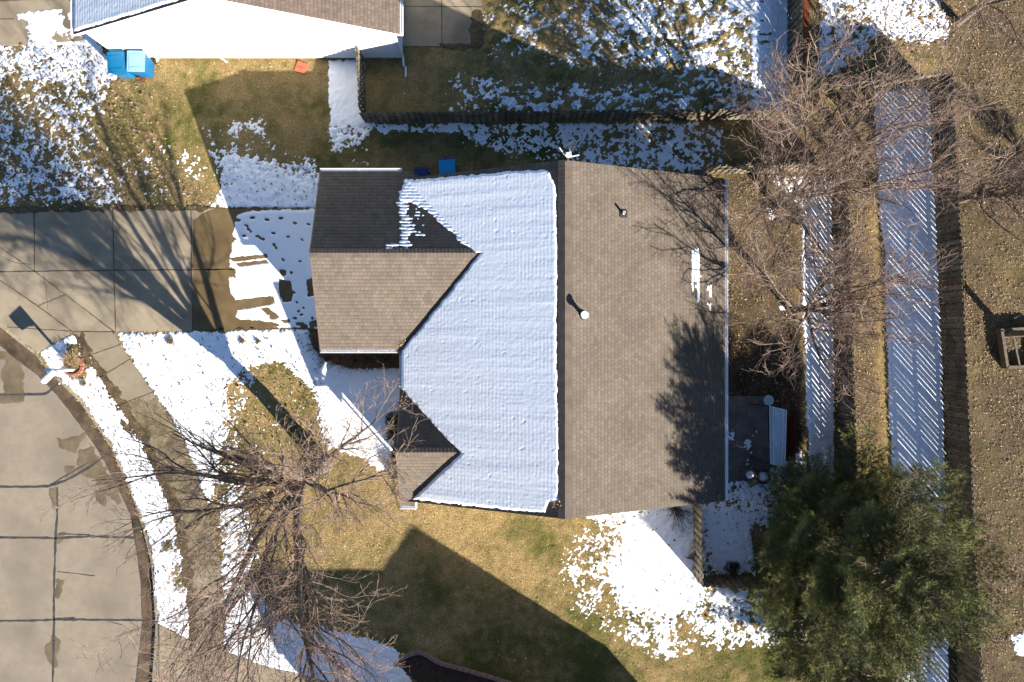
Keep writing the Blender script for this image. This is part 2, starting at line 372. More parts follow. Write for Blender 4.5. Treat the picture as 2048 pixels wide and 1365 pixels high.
g1 = np.clip(samp(W_GREEN, fpx, fpy)+.45*fbm(fpx, fpy, 70, 3, 21)+.35*fbm(fpx, fpy, 14, 3, 22), 0, 1)[..., None]
l1 = np.clip(samp(W_LEAF, fpx, fpy)*(1+.5*fbm(fpx, fpy, 55, 4, 23)), 0, 1)[..., None]
TAN = np.array([.31, .215, .095]); GRN = np.array([.095, .096, .024]); LFB = np.array([.15, .108, .064])
W_DARK = wmap([([(1452,345),(1600,345),(1600,500),(1452,500)], .30, 20), ([(1455,470),(1600,470),(1600,650),(1455,650)], .55, 20), ([(1885,-200),(2700,-200),(2700,2000),(1885,2000)], .34, 15), ([(1668,350),(1742,350),(1765,900),(1668,900)], .28, 10), ([(1440,640),(1604,660),(1606,960),(1440,960)], .95, 12), ([(1560,200),(1740,180),(1740,340),(1560,340)], .35, 25),  # weight toward near-black brown, strongest behind the house
    ([(620,650),(652,655),(655,706),(806,706),(806,738),(690,733),(640,715)], .9, 4)], 0)  # soil bed along the garage
s1 = np.clip(samp(W_DARK, fpx, fpy)+.25*fbm(fpx, fpy, 30, 3, 26)*(samp(W_DARK, fpx, fpy) > .05), 0, 1)[..., None]
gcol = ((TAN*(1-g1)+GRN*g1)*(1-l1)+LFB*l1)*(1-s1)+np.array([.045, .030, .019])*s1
ny, nx = GXm.shape
idx = np.arange(ny*nx).reshape(ny, nx)
F = np.stack([idx[:-1, :-1], idx[:-1, 1:], idx[1:, 1:], idx[1:, :-1]], -1).reshape(-1, 4)
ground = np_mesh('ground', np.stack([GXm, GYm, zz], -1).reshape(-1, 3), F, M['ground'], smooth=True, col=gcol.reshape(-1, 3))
tag(ground, kind='structure')

def slab(name, poly, z, m, thick=.0, kind='structure', parent=None, ground_follow=False):
    pts = [P(x, y, z) for x, y in poly]
    if sum(a.x*b.y-b.x*a.y for a, b in zip(pts, pts[1:]+pts[:1])) < 0: pts.reverse()
    tris = tessellate_polygon([pts]); mb = MB(); mb.v = [tuple(p) for p in pts]
    for t in tris:
        a, b, c = (pts[i] for i in t)
        mb.f.append(tuple(t) if (b-a).cross(c-a).z > 0 else tuple(reversed(t)))
    n = len(pts)
    if thick:
        mb.v += [(p.x, p.y, p.z-thick) for p in pts]
        for i in range(n): j = (i+1) % n; mb.f.append((i, i+n, j+n, j))
    o = mb.build(name, m, parent)
    if kind: tag(o, kind=kind)
    return o
slab('street', STREET, -.115, M['street'], .2)
# gutter pan and curb as strips
def strip_between(name, A, B, za, zb, m, thick=0):
    mb = MB(); n = len(A); mb.v = [tuple(P(*p, za)) for p in A]+[tuple(P(*p, zb)) for p in B]
    for i in range(n-1): mb.f.append((i, i+1, n+i+1, n+i))
    if thick:
        k = len(mb.v); mb.v += [(v[0], v[1], v[2]-thick) for v in mb.v[:n]]
        for i in range(n-1): mb.f.append((i, k+i, k+i+1, i+1))
    me_ = mb
    o = me_.build(name, m); tag(o, kind='structure'); return o
def resample(L, n):
    L = np.array(L, float); d = np.r_[0, np.cumsum(np.hypot(*np.diff(L, axis=0).T))]; t = np.linspace(0, d[-1], n)
    return list(zip(np.interp(t, d, L[:, 0]), np.interp(t, d, L[:, 1])))
ga = resample(GUT, 90); gb = resample(CURB, 90)
mixp = lambda A, B, t: [(a[0]*(1-t)+b[0]*t, a[1]*(1-t)+b[1]*t) for a, b in zip(A, B)]
strip_between('gutter', ga, mixp(ga, gb, .80), -.108, -.125, M['gutter'])
strip_between('curb', mixp(ga, gb, .80), gb, -.005, .004, M['curb'], .25)
slab('driveway', DRIVE, .022, M['concrete'], .15)
slab('sidewalk', list(WALK_R)+list(reversed(WALK_L)), .017, M['walk'], .1)
slab('driveway_apron', APRON, .020, M['concrete'], .15)
slab('neighbour_driveway', NDRIVE, .020, M['concrete'], .15)
slab('neighbour_patio', NPATIO, .020, M['concrete'], .15)
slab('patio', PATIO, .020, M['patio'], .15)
# slab joints and tarred street cracks, laid 4 mm proud
def ribbon(mb, pts, w, z, jit=0, seed=0):
    r = random.Random(seed); pts = resample(pts, max(2, int(sum(math.dist(a, b) for a, b in zip(pts, pts[1:]))/9)+1)) if jit else pts
    pts = [(x+r.uniform(-jit, jit), y+r.uniform(-jit, jit)) for x, y in pts]
    n = len(pts); vs = []
    for i in range(n):
        a = pts[max(i-1, 0)]; b = pts[min(i+1, n-1)]; dx, dy = b[0]-a[0], b[1]-a[1]; l = math.hypot(dx, dy) or 1
        ww = w*(r.uniform(.55, 1.35) if jit else 1)/2; ox, oy = -dy/l*ww, dx/l*ww
        vs += [P(pts[i][0]+ox, pts[i][1]+oy, z), P(pts[i][0]-ox, pts[i][1]-oy, z)]
    mb.add(vs, [(2*i, 2*i+1, 2*i+3, 2*i+2) for i in range(n-1)])
mb = MB()
for i, (pts, w_) in enumerate([([(68,423),(69,543)],1.8),([(225,419),(228,540),(231,662)],1.8),([(382,418),(385,660)],1.9),([(-60,545),(69,543),(228,541),(385,540),(470,539)],2.2),
    ([(-60,452),(0,495),(69,543),(226,662)],1.8),([(-60,518),(0,561),(75,612),(145,664)],1.8),([(76,612),(130,590)],1.4),([(15,655),(145,663)],1.4),
    ([(145,664),(232,664)],2.0),([(88,548),(92,580),(96,620)],.7),([(0,512),(25,525),(60,530)],.7)]):
    ribbon(mb, pts, w_, .027, .45 if w_ > 1 else 1.2, i)
for i, (a, b) in enumerate([((262,718),(200,755)),((271,736),(200,717)),((306,785),(235,812)),((365,880),(295,905)),((405,990),(338,1000)),((440,1130),(378,1130)),((446,1240),(386,1240)),((255,1000),(256,1001))]):
    ribbon(mb, [a, b] if i != 1 else [(240,690),(176,712)], 1.3, .023, .4, 40+i)
for i, pts in enumerate([[(883,-60),(884,92)],[(800,13),(965,14)],[(383,1284),(384,1600)],[(450,1303),(442,1600)],[(318,1250),(318,1600)],[(-60,40),(28,38)],[(570,1342),(575,1420)],[(-60,5),(180,-5)]]):
    ribbon(mb, pts, 1.6, .026, .3, 60+i)
mb.build('pavement_joints', M['joint']); tag(bpy.data.objects['pavement_joints'], kind='structure')
mb = MB()
for i, (pts, w_) in enumerate([([(-60,790),(40,790),(92,789),(108,775),(116,768)],4),([(-60,974),(60,974),(100,973),(140,958),(180,934),(206,915)],4.2),([(100,970),(135,950),(178,925)],2),
    ([(115,975),(114,1040),(111,1080),(108,1170),(108,1260),(105,1400)],4),([(-60,1074),(50,1076),(112,1077),(190,1073),(268,1076)],4),([(118,1068),(180,1070)],2.5),
    ([(-60,1243),(60,1242),(110,1240),(160,1240),(284,1241)],4),([(115,1144),(150,1148),(190,1152)],1.5),([(110,1238),(150,1236)],3),([(200,1240),(245,1250)],1),
    (GUT[1:11],2.6),(GUT[9:],2.2),([(-400,395),(0,690)],2.5)]):
    ribbon(mb, pts, w_, -.109, .6, 80+i)
mb.build('street_joint_tar', M['tar']); tag(bpy.data.objects['street_joint_tar'], kind='structure')

# ------------------------------------------------------------------ height-field sheets (their edges dip under the surface below)
def hfield(name, box, cell, fn, m, base=None, zlo=-.02, kind='stuff', tintfn=None, parent=None):
    """fn(px,py,gx,gy) -> height above base (negative: below). base(gx,gy,px,py) -> z"""
    x0, y0, x1, y1 = box; c = cell/S0
    X, Y = np.meshgrid(np.arange(x0, x1+c, c), np.arange(y0, y1+c, c))
    gx = X-1024.0; gy = 682.5-Y                    # plan coordinates
    z0 = gz(gx, gy) if base is None else base(gx, gy)
    px = 1024+gx*H/(H-z0); py = 682.5-gy*H/(H-z0)
    h = np.maximum(fn(px, py, gx, gy), zlo)
    k = (h[:-1, :-1] > 0) | (h[1:, :-1] > 0) | (h[1:, 1:] > 0) | (h[:-1, 1:] > 0)
    ny, nx = X.shape; idx = np.arange(ny*nx).reshape(ny, nx)
    F = np.stack([idx[1:, :-1], idx[1:, 1:], idx[:-1, 1:], idx[:-1, :-1]], -1)[k]
    u, inv = np.unique(F, return_inverse=True)
    V = np.stack([gx*S0, gy*S0, z0+h], -1).reshape(-1, 3)[u]
    o = np_mesh(name, V, inv.reshape(-1, 4), m, parent, smooth=True)
    if kind: o['kind'] = kind
    return o
def cap_h(v, k=.05, top=.05):        # v>0 snow, soft plateau
    return np.where(v > 0, top*np.tanh(v*k/top), v*k)

# snow cover weights
VERGE = [(80,703),(146,668),(166,690),(200,752),(238,812),(270,862),(300,925),(328,985),(345,1030),(356,1075),(370,1150),(379,1277),(318,1249),(309,1180),(306,1115),(285,1040),(255,960),(225,890),(165,800),(104,742)]
W_SNOW = wmap([
  ([(0,88),(190,88),(230,170),(200,260),(250,330),(230,412),(-80,415),(-80,88)], .46, 22), ([(40,90),(205,88),(215,170),(150,185),(50,150)], .72, 14),
  ([(150,260),(420,300),(425,412),(250,412)], .22, 24), ([(30,330),(200,340),(250,400),(20,400)], .5, 14),
  ([(30,28),(140,14),(185,70),(205,110),(250,118),(230,160),(190,150),(180,86),(58,90)], 1.2, 4),
  ([(395,250),(520,240),(560,300),(640,320),(640,345),(430,345)], .36, 14), ([(445,318),(470,305),(640,345),(645,360),(645,416),(422,414),(436,380)], .86, 12), ([(500,345),(645,360),(645,417),(430,417)], 1.1, 10),
  ([(659,121),(728,121),(728,225),(750,246),(738,270),(700,275),(664,250),(658,200)], 1.1, 3), ([(655,245),(745,250),(735,300),(660,300)], .58, 10), ([(690,290),(730,290),(740,330),(700,330)], .25, 14),
  ([(738,248),(1400,246),(1420,262),(760,268)], .74, 5), ([(930,262),(1440,250),(1450,345),(1150,345),(930,285)], .5, 12), ([(1230,262),(1440,255),(1440,340),(1200,330)], .52, 12),
  ([(980,-200),(1250,-200),(1200,130),(960,110)], .30, 30), ([(1240,-200),(1520,-200),(1520,160),(1150,120)], .64, 40), ([(1400,-200),(1520,-200),(1520,60),(1400,60)], .76, 20),
  ([(900,150),(1180,170),(1520,160),(1510,235),(880,222)], .48, 16), ([(840,165),(900,150),(920,215),(850,215)], .2, 10),
  ([(1509,-200),(1582,-200),(1582,238),(1503,240),(1503,150)], 1.25, 4),
  ([(1640,-200),(1820,-200),(1905,72),(1850,95),(1760,75),(1660,170),(1630,150),(1640,80)], .66, 12), ([(1745,-100),(1820,-60),(1870,60),(1780,70),(1740,40)], .85, 14),
  ([(1748,182),(1859,176),(1873,480),(1888,850),(1896,1365),(1905,1600),(1784,1600),(1786,940),(1780,860),(1770,500),(1760,420),(1756,330),(1750,240)], 1.25, 4),
  ([(1586,352),(1664,352),(1666,700),(1668,960),(1622,960),(1614,850),(1612,700),(1604,620),(1603,520),(1606,420),(1590,400)], 1.2, 4),
  ([(1525,350),(1588,352),(1592,385),(1555,372)], .7, 6), ([(1530,415),(1548,413),(1553,438),(1532,440)], .85, 4), ([(1555,612),(1568,610),(1570,622),(1556,622)], .75, 3),
  ([(1455,965),(1540,940),(1545,910),(1600,900),(1640,980),(1600,1060),(1450,1050)], .66, 10), ([(1452,975),(1560,985),(1540,1060),(1405,1070),(1405,1010)], .72, 8),
  ([(1490,880),(1504,880),(1508,930),(1492,935)], .9, 4), ([(1452,858),(1470,858),(1468,880),(1452,884)], .7, 4), ([(1500,830),(1525,830),(1520,870),(1505,875)], .5, 8),
  ([(1400,1020),(1500,1020),(1510,1150),(1400,1150)], .95, 8),
  ([(1150,1065),(1195,1030),(1390,1010),(1440,1160),(1590,1195),(1600,1290),(1500,1290),(1350,1320),(1240,1290),(1150,1220),(1120,1150)], .5, 20),
  ([(1215,1030),(1290,1000),(1392,1000),(1392,1160),(1408,1190),(1350,1240),(1250,1210),(1225,1150),(1240,1090),(1235,1050)], 1.0, 22), ([(1170,1030),(1235,1010),(1300,1010),(1280,1060),(1220,1060)], .8, 14),
  ([(1400,1182),(1540,1190),(1545,1240),(1430,1250)], .72, 12), ([(1310,1255),(1345,1250),(1365,1310),(1330,1325)], .7, 10),
  ([(1590,1220),(1660,1240),(1640,1290),(1590,1290)], .5, 12), ([(1800,1250),(1890,1250),(1890,1500),(1800,1500)], .9, 15), ([(2020,1270),(2090,1250),(2090,1320),(2030,1310)], .9, 6),
  (VERGE, 1.05, 4), ([(135,690),(158,685),(178,715),(176,758),(150,765),(128,745)], .2, 8), ([(310,1078),(350,1075),(355,1100),(312,1103)], .55, 8), ([(330,1110),(375,1110),(378,1180),(350,1180)], .5, 10),
  ([(237,668),(400,664),(555,658),(645,658),(640,690),(640,715),(700,737),(805,737),(805,800),(785,850),(783,935),(760,945),(720,918),(650,892),(620,850),(615,770),(560,722),(520,730),(478,760),(470,850),(440,900),(425,1010),(405,985),(388,930),(368,880),(338,830),(309,785),(273,736)], 1.0, 7),
  ([(440,760),(500,720),(520,760),(500,900),(455,960),(430,1000),(440,900)], .46, 18), ([(600,860),(660,880),(650,920),(610,930)], .7, 12), ([(490,770),(625,775),(650,905),(600,950),(530,1010),(470,1000),(478,860)], .10, 14),
  ([(425,1010),(470,960),(520,1090),(500,1150),(446,1150),(442,1080)], .62, 12),
  ([(446,1130),(500,1130),(515,1190),(560,1236),(620,1252),(720,1276),(790,1296),(815,1340),(830,1400),(700,1380),(520,1332),(447,1304)], 1.05, 7), ([(446,1120),(475,1130),(480,1230),(447,1240)], .62, 10),
  ([(796,835),(790,835),(770,880),(800,890)], .5, 4),
  (BED, -.2, 3), ([(640,700),(805,705),(805,736),(690,733),(645,716)], .12, 4), ([(618,655),(648,655),(652,708),(640,712),(624,690)], -.2, 4)], 0.0)
W_LAWNSPOT = W_SNOW
pavpolys = [DRIVE, APRON, NDRIVE, NPATIO, PATIO, list(WALK_R)+list(reversed(WALK_L))]
def snow_v(px, py):
    d = samp(W_SNOW, px, py)
    n = .66*fbm(px, py, 8, 3, 31, .6)+.30*fbm(px, py, 38, 2, 37)+.42*fbm(px, py, 3.2, 2, 39)
    return (d-.5)*1.9+n*sstep(1.3, .8, d)-.12*sstep(1.0, .8, d)-.35*sstep(.12, .02, d)
def on_pave(px, py, polys=pavpolys, grow=1.0):
    r = np.zeros(px.shape, bool)
    for p in polys:
        xs = [q[0] for q in p]; ys = [q[1] for q in p]
        k = (px > min(xs)-9) & (px < max(xs)+9) & (py > min(ys)-9) & (py < max(ys)+9)
        if k.any(): r[k] |= sdist(px[k], py[k], p) > -grow
    return r
def lawn_snow(px, py, gx, gy):
    v = snow_v(px, py)
    h = cap_h(v, .045, .035)+(.006*fbm(px, py, 6, 3, 44)+.012*fbm(px, py, 30, 2, 45))*(v > .2)
    bm = np.clip(samp(W_TUS, px, py), 0, 1)
    h = h-np.where(bm > .02, bm*(tuss(px, py)-.30)*.10, 0)
    pv = on_pave(px, py, [p for p in pavpolys if p is not NDRIVE])
    pv |= on_pave(px, py, [LOW], -2)
    pv &= ~on_pave(px, py, [PATIO], 1)
    return np.where(pv, -.03, h+.001)
def lawn_base(gx, gy):
    X, Y = gx, gy; z = gz(gx, gy); px = 1024+gx*H/(H-z); py = 682.5-gy*H/(H-z)
    bm = np.clip(samp(W_TUS, px, py), 0, 1)
    return z+np.where(bm > .01, bm*.14*(tuss(px, py)-.2), 0)+fbm(gx, gy, 9, 3, 5)*.012+fbm(gx, gy, 60, 2, 6)*.012
snow1 = hfield('snow', (-100,-100,2150,1465), .033, lawn_snow, M['snow'], lawn_base)
tag(snow1, 'melting white snow lying in patches and sheets over the lawns', 'snow')

# driveway snow with prints and tyre tracks
DSNOW = [(462,500),(459,520),(457,560),(460,585),(470,602),(480,606),(474,622),(470,634),(480,641),(556,656),(660,656),(660,418),(548,420),(500,422),(476,428),(468,444),(470,455),(462,468),(470,478),(463,486)]
carve = [([(455,516),(533,509),(536,515),(470,524)],1),([(470,527),(534,520),(537,526),(478,534)],1),([(440,606),(500,597),(545,592),(550,605),(530,612),(500,616),(460,622),(440,620)],1),
         ([(520,617),(535,615),(552,628),(558,633),(550,636),(533,628)],1),([(538,634),(552,633),(553,638),(540,640)],1),([(562,640),(578,639),(580,644),(566,646)],1),([(484,640),(500,640),(520,642),(545,645),(560,650),(540,657),(470,657)],1),
         ([(560,541),(571,540),(572,551),(563,552)],1),([(558,558),(582,563),(586,590),(582,604),(566,604),(558,585)],1.),([(612,560),(625,555),(632,590),(616,594)],.8),
         ([(590,645),(605,645),(618,655),(610,657),(592,650)],.9),([(618,645),(632,640),(638,655),(620,657)],.9),([(455,535),(470,536),(470,555),(455,552)],.8)]
prints = [(505,436,9,4,.1),(476,441,10,4,-.1),(534,440,8,4,-.2),(562,437,8,4,.05),(590,447,7,3.6,-.3),(617,449,6,2.6,-.2),(493,452,7,3.2,-.3),(497,459,6,4,-.7),(502,464,3,3,0),(488,472,7,3,0),(547,467,7,3,-.15),
          (515,473,7,3,.1),(521,477,6,3.4,-.5),(527,479,4,4,0),(548,490,4,5,.3),(552,496,3.5,5,.5),(576,474,6,2.6,0),(604,480,6,2,-.7),(566,520,6,3,-.8),(600,523,5,2.5,0),(583,546,4,5,.2),(588,585,5,3,-.5),
          (597,623,5,3,.5),(607,616,3,2.5,0),(603,630,6,3,.3),(590,637,7,3.6,-.2),(625,637,4,4,0),(594,605,5,2,-.8)]
W_CARVE = [(np.array(p), s) for p, s in carve]
def drive_snow(px, py, gx, gy):
    d = sdist(px, py, DSNOW)+1.6*fbm(px, py, 7, 3, 51)
    v = np.clip(d/6.0, -1, 1.2)
    for p, s in carve:
        c = sdist(px, py, p)+1.1*fbm(px, py, 5, 3, 52); v = np.minimum(v, np.clip(-c/3.0, -1, 2) if s >= 1 else np.clip(-c/3.0+.35*fbm(px, py, 6, 3, 53)+(1-s), -1, 2))
    h = cap_h(v, .03, .035)+.0025*fbm(px, py, 10, 3, 55)
    for x, y, a, b, r in prints:
        cx = (px-x)*math.cos(r)-(py-y)*math.sin(r); cy = (px-x)*math.sin(r)+(py-y)*math.cos(r)
        rr = (cx/(a*.55+1.1))**2+(cy/(b*.55+.9))**2; h = h-.05*np.exp(-rr**2)
    return np.where((py < 419.5) | (px > 648), np.minimum(h, .012), h)
o = hfield('snow', (455,412,665,662), .022, drive_snow, M['snow'], lambda gx, gy: np.full(gx.shape, .023), zlo=-.008)
tag(o, 'snow blanket with shoe prints and tyre tracks on the driveway before the garage', 'snow')
# damp stains on the concrete
def wet_poly(name, poly, z, amp=3.0, mm='wet', cell=.04):
    xs = [p[0] for p in poly]; ys = [p[1] for p in poly]
    o = hfield(name, (min(xs)-8, min(ys)-8, max(xs)+8, max(ys)+8), cell,
        lambda px, py, gx, gy: np.clip((sdist(px, py, poly)+amp*fbm(px, py, 14, 3, 61))*.002, -.004, .0035), M[mm], lambda gx, gy: np.full(gx.shape, z), zlo=-.004, kind='structure')
    return o
wet_poly('damp_driveway', [(386,441),(408,428),(422,418),(650,418),(650,656),(400,661),(386,661)], .0235, 2.0)
for i, p in enumerate([[(4,748),(12,722),(24,712),(44,722),(46,760),(48,795),(44,803),(-20,806),(-20,790),(10,785)],[(118,880),(140,878),(162,868),(178,862),(150,905),(124,900)],[(132,935),(150,930),(152,950),(134,958)],
    [(160,900),(185,895),(205,930),(235,975),(240,1010),(205,985),(190,960),(150,945)],[(97,975),(115,975),(114,1020),(102,1012)],[(112,1160),(124,1162),(127,1180),(118,1198),(110,1196)],[(92,1290),(100,1282),(106,1270),(119,1285),(112,1320),(118,1335),(106,1336),(94,1312)],
    [(115,1066),(128,1068),(126,1084),(114,1086)],[(190,985),(215,985),(210,1010),(195,1000)],[(0,700),(26,712),(18,720),(-20,712)]]):
    wet_poly('damp_stain', p, -.1135, 4.0, 'stain')
wet_poly('damp_sidewalk', [(250,810),(310,800),(345,850),(385,930),(415,1040),(432,1130),(385,1140),(350,1010),(300,900)], .0185, 16, 'dampwalk')
wet_poly('muddy_edge', [(140,668),(165,672),(205,735),(245,795),(290,860),(335,945),(360,1010),(385,1130),(395,1285),(378,1280),(366,1150),(348,1040),(318,970),(288,905),(240,835),(200,770),(160,700)], .0195, 7, 'mud')
wet_poly('muddy_edge', [(230,412),(470,414),(560,416),(560,420),(470,420),(230,422)], .0235, 4, 'mud')
wet_poly('muddy_edge', [(-60,420),(230,414),(230,421),(-60,429)], .0235, 4, 'mud')
wet_poly('muddy_edge', [(390,658),(560,653),(560,660),(390,666)], .0235, 4, 'mud')
wet_poly('damp_patio_edge', [(940,20),(964,20),(966,95),(900,96),(880,90),(940,85)], .0215, 4, 'mud')
o = slab('planting_bed', BED, .03, M['mulch'], .1)
o = slab('planting_bed', [(616,650),(648,655),(648,700),(812,704),(812,737),(690,733),(645,716),(625,695)], .02, M['mud'], .1)
o = slab('mulch_strip', [(1606,-100),(1618,-100),(1619,60),(1617,128),(1607,128)], -.46, M['redmulch'], .1)

# ------------------------------------------------------------------ houses
def roof_plane(A, B, C, name, m, parent, e=.143, seed=0, und=.14):
    """A,B: ends of the eave, C: ridge end above A"""
    A = Vector(A); B = Vector(B); C = Vector(C); u = B-A; U = u.length; u.normalize(); v = C-A; V = v.length; v.normalize()
    n = u.cross(v)
    if n.z < 0: n = -n
    r = random.Random(seed); vs = []; fs = []; uv = []
    rows = int(math.ceil(V/e)); seg = .155; cols = int(math.ceil(U/seg))
    for j in range(rows):
        v0 = j*e; v1 = min((j+1)*e, V); us = [0]+[min(max(k*seg+r.uniform(-.05, .05), .01), U-.01) for k in range(1, cols)]+[U]
        for k in range(cols):
            a, b = us[k], us[k+1]
            if b-a < .004: continue
            t = r.choice((.0026, .003, .0034, .004)); k0 = len(vs)
            wob = r.uniform(0, .006)
            for (uu, vv, hh) in ((a, v0-wob, t), (b, v0-wob, t), (b, v1, .002), (a, v1, .002), (a, v0-wob, -.004), (b, v0-wob, -.004)):
                vs.append(A+u*uu+v*vv+n*hh); uv.append((uu+j*0, vv+.0005))
            q = [(k0, k0+1, k0+2, k0+3), (k0+4, k0+5, k0+1, k0)]
            if u.cross(v).z < 0: q = [tuple(reversed(x)) for x in q]
            fs += q
    o = np_mesh(name, [tuple(x) for x in vs], fs, m, parent, uv=uv)
    mb = MB(); D = A+v*V; E = B+v*V
    lo = [p-n*.012 for p in (A, B, E, D)]; hi = [p-n*und for p in (A, B, E, D)]
    mb.add(lo+hi, ((3,2,1,0) if u.cross(v).z < 0 else (0,1,2,3), (4,5,6,7) if u.cross(v).z < 0 else (7,6,5,4), (0,4,5,1), (1,5,6,2), (2,6,7,3), (3,7,4,0)))
    return o, mb
def ridge_cap(A, B, C1, C2, m, parent, wd=.30, lift=.045, seg=.14):
    """A->B ridge line, C1/C2 points down each slope"""
    A = Vector(A); B = Vector(B); u = (B-A); L = u.length; u.normalize(); mb = MB(); r = random.Random(3)
    for C in (C1, C2):
        d = (Vector(C)-A); d = (d-u*d.dot(u)).normalized(); n = u.cross(d)
        if n.z < 0: n = -n
        k = 0; x = 0.0
        while x < L-.01:
            x1 = min(x+seg, L); a = A+u*x; b = A+u*x1; t0 = lift+.008+r.uniform(0, .004); t1 = lift+.002; w_ = wd+r.uniform(-.008, .008)
            up = Vector((0, 0, 1))
            vs = [a+up*t0, b+up*t1, b+d*w_+n*t1*.9, a+d*w_+n*t0*.9, a+d*w_+n*-.01, b+d*w_+n*-.01, a-up*.02]
            f1 = (0, 1, 2, 3); 
            if (vs[1]-vs[0]).cross(vs[3]-vs[0]).z < 0: f1 = (3, 2, 1, 0)
            mb.add(vs, (f1, (3, 2, 5, 4), (0, 3, 4, 6))); x = x1
    return mb.build('ridge_cap', m, parent)
def gutter_run(A, B, out, parent, w_=.125):
    A = Vector(A); B = Vector(B); out = Vector(out).normalized(); up = Vector((0, 0, 1)); L = (B-A).length; u = (B-A).normalized()
    prof = [(0.0, .0), (0.0, -.11), (w_-.02, -.11), (w_, -.04), (w_, .012), (w_-.022, .012), (w_-.022, -.03), (.015, -.075), (.015, .0)]
    mb = MB(); vs = [A+out*x+up*z for x, z in prof]+[B+out*x+up*z for x, z in prof]; n = len(prof)
    fs = [(i, (i+1) % n, n+(i+1) % n, n+i) for i in range(n)]+[tuple(range(n)), tuple(reversed(range(n, 2*n)))]
    mb.add(vs, fs)
    x = 1.5
    while x < L-.3:
        mb.box(A+u*x+out*(w_*.5-.005)+up*.006, (.02, w_-.02, .012) if abs(u.x) > .5 else (w_-.02, .02, .012)); x += 2.9
    o = mb.build('gutter', M['trim'], parent); bm = bmesh.new(); bm.from_mesh(o.data); bmesh.ops.recalc_face_normals(bm, faces=bm.faces); bm.to_mesh(o.data); bm.free()
    return o
def wall_box(mb, a, b, z0, z1, th=.15):
    a = Vector((a[0], a[1], 0)); b = Vector((b[0], b[1], 0)); d = b-a; c = (a+b)/2; c.z = (z0+z1)/2
    mb.box(c, (d.length+th, th, z1-z0), rz=math.atan2(d.y, d.x))
def gable_tri(mb, p0, p1, apex, th=.15):
    p0 = Vector(p0); p1 = Vector(p1); ap = Vector(apex); n = (p1-p0).cross(Vector((0, 0, 1))).normalized()*th/2
    vs = [p0-n, p1-n, ap-n, p0+n, p1+n, ap+n]; mb.add(vs, ((0,1,2), (5,4,3), (0,3,4,1), (1,4,5,2), (2,5,3,0)))
def window(parent, c, w_, h, nrm, name='window'):
    """c centre on the wall face, nrm outward axis angle"""
    t = Matrix.Translation(c) @ Matrix.Rotation(nrm, 4, 'Z')
    def part(nm, boxes, m, par):
        mb = MB()
        for (x, y, z, dx, dy, dz) in boxes: mb.box(t @ Vector((x, y, z)), (dx, dy, dz), rz=nrm)
        return mb.build(nm, m, par)
    fr = part(name, [(.03, 0, h/2, .06, w_+.12, .07), (.03, 0, -h/2, .09, w_+.16, .06), (.03, w_/2, 0, .06, .07, h), (.03, -w_/2, 0, .06, .07, h), (.035, 0, 0, .03, .035, h)], M['trim'], parent)
    part('pane', [(.015, 0, 0, .01, w_, h)], M['glass'], fr); return fr

# main house, in plan units (lawn-plane photo pixels)
ZE = 2.6; XW, XR, XE = -199.0, 86.6, 387.8; YN, YS = 296.0, -291.0; ZR = 5.3
house = empty('house', G(90, 0, 0), 'tan shingled house in the middle with snow on its street side roof slope', 'house')
HP = lambda x, y, z: G(x, y, z)-G(90, 0, 0)
trimmb = MB()
for nm, A, B, C, sd in (('roof', HP(XE, YS, ZE), HP(XE, YN, ZE), HP(XR, YS, ZR), 1), ('roof', HP(XW, YN, ZE), HP(XW, YS, ZE), HP(XR, YN, ZR), 2)):
    o, t_ = roof_plane(A, B, C, nm, M['shingle'], house, seed=sd); trimmb.add(t_.v, t_.f)
# garage wing: ridge runs to the street, small entry gable to its south
GX0, GYN, GYS, GYR, GZR = -350.0, 309.0, -16.0, 152.0, 3.97
EX0, EYN, EYS, EYR, EZR = -204.0, 88.0, -302.5, 0, 0
EX0, EYN, EYS, EYR, EZR = -204.0, -88.0, -300.5, -195.0, 3.62
for (x0, yn, ys, yr, zr, xe, sd) in ((GX0, GYN, GYS, GYR, GZR, -40.0, 3), (EX0, EYN, EYS, EYR, EZR, -85.0, 5)):
    a, t_ = roof_plane(HP(xe, yn, ZE), HP(x0, yn, ZE), HP(xe, yr, zr), 'roof', M['shingle'], house, seed=sd)
    xs = xe if sd == 3 else XW+24
    b, t2 = roof_plane(HP(x0, ys, ZE), HP(xe, ys, ZE), HP(x0, yr, zr), 'roof', M['shingle'], house, seed=sd+1)
    # keep the buried ends of the wings inside the attic
    for o_ in (a, b):
        co = np.zeros(len(o_.data.vertices)*3, np.float32); o_.data.vertices.foreach_get('co', co); co = co.reshape(-1, 3)
        gx = (co[:, 0]+G(90, 0).x)/S0; zmain = ZE+(ZR-ZE)*(gx-XW)/(XR-XW)
        lim = gx > XW+1; bad = lim & (co[:, 2] < zmain-.10)
        bm = bmesh.new(); bm.from_mesh(o_.data); bm.verts.ensure_lookup_table()
        rm = [f for f in bm.faces if all(bad[v.index] for v in f.verts)]
        bmesh.ops.delete(bm, geom=rm, context='FACES'); bm.to_mesh(o_.data); bm.free()
for (x0, yn, ys, yr, zr) in ((GX0, GYN, GYS, GYR, GZR), (EX0, EYN, EYS, EYR, EZR)):
    for y in (yn, ys):   # rake boards along the gable edge
        trimmb.bar(HP(x0+1.2, y, ZE-.075), HP(x0+1.2, yr, zr-.075), .04, .15)
trimmb.build('fascia', M['brown_trim'], house)
ridge_cap(HP(XR, YS, ZR), HP(XR, YN, ZR), HP(XW, YS, ZE), HP(XE, YS, ZE), M['cap'], house, .26, .022)
ridge_cap(HP(GX0, GYR, GZR), HP(-46, GYR, GZR), HP(GX0, GYN, ZE), HP(GX0, GYS, ZE), M['cap'], house, .17, .012)
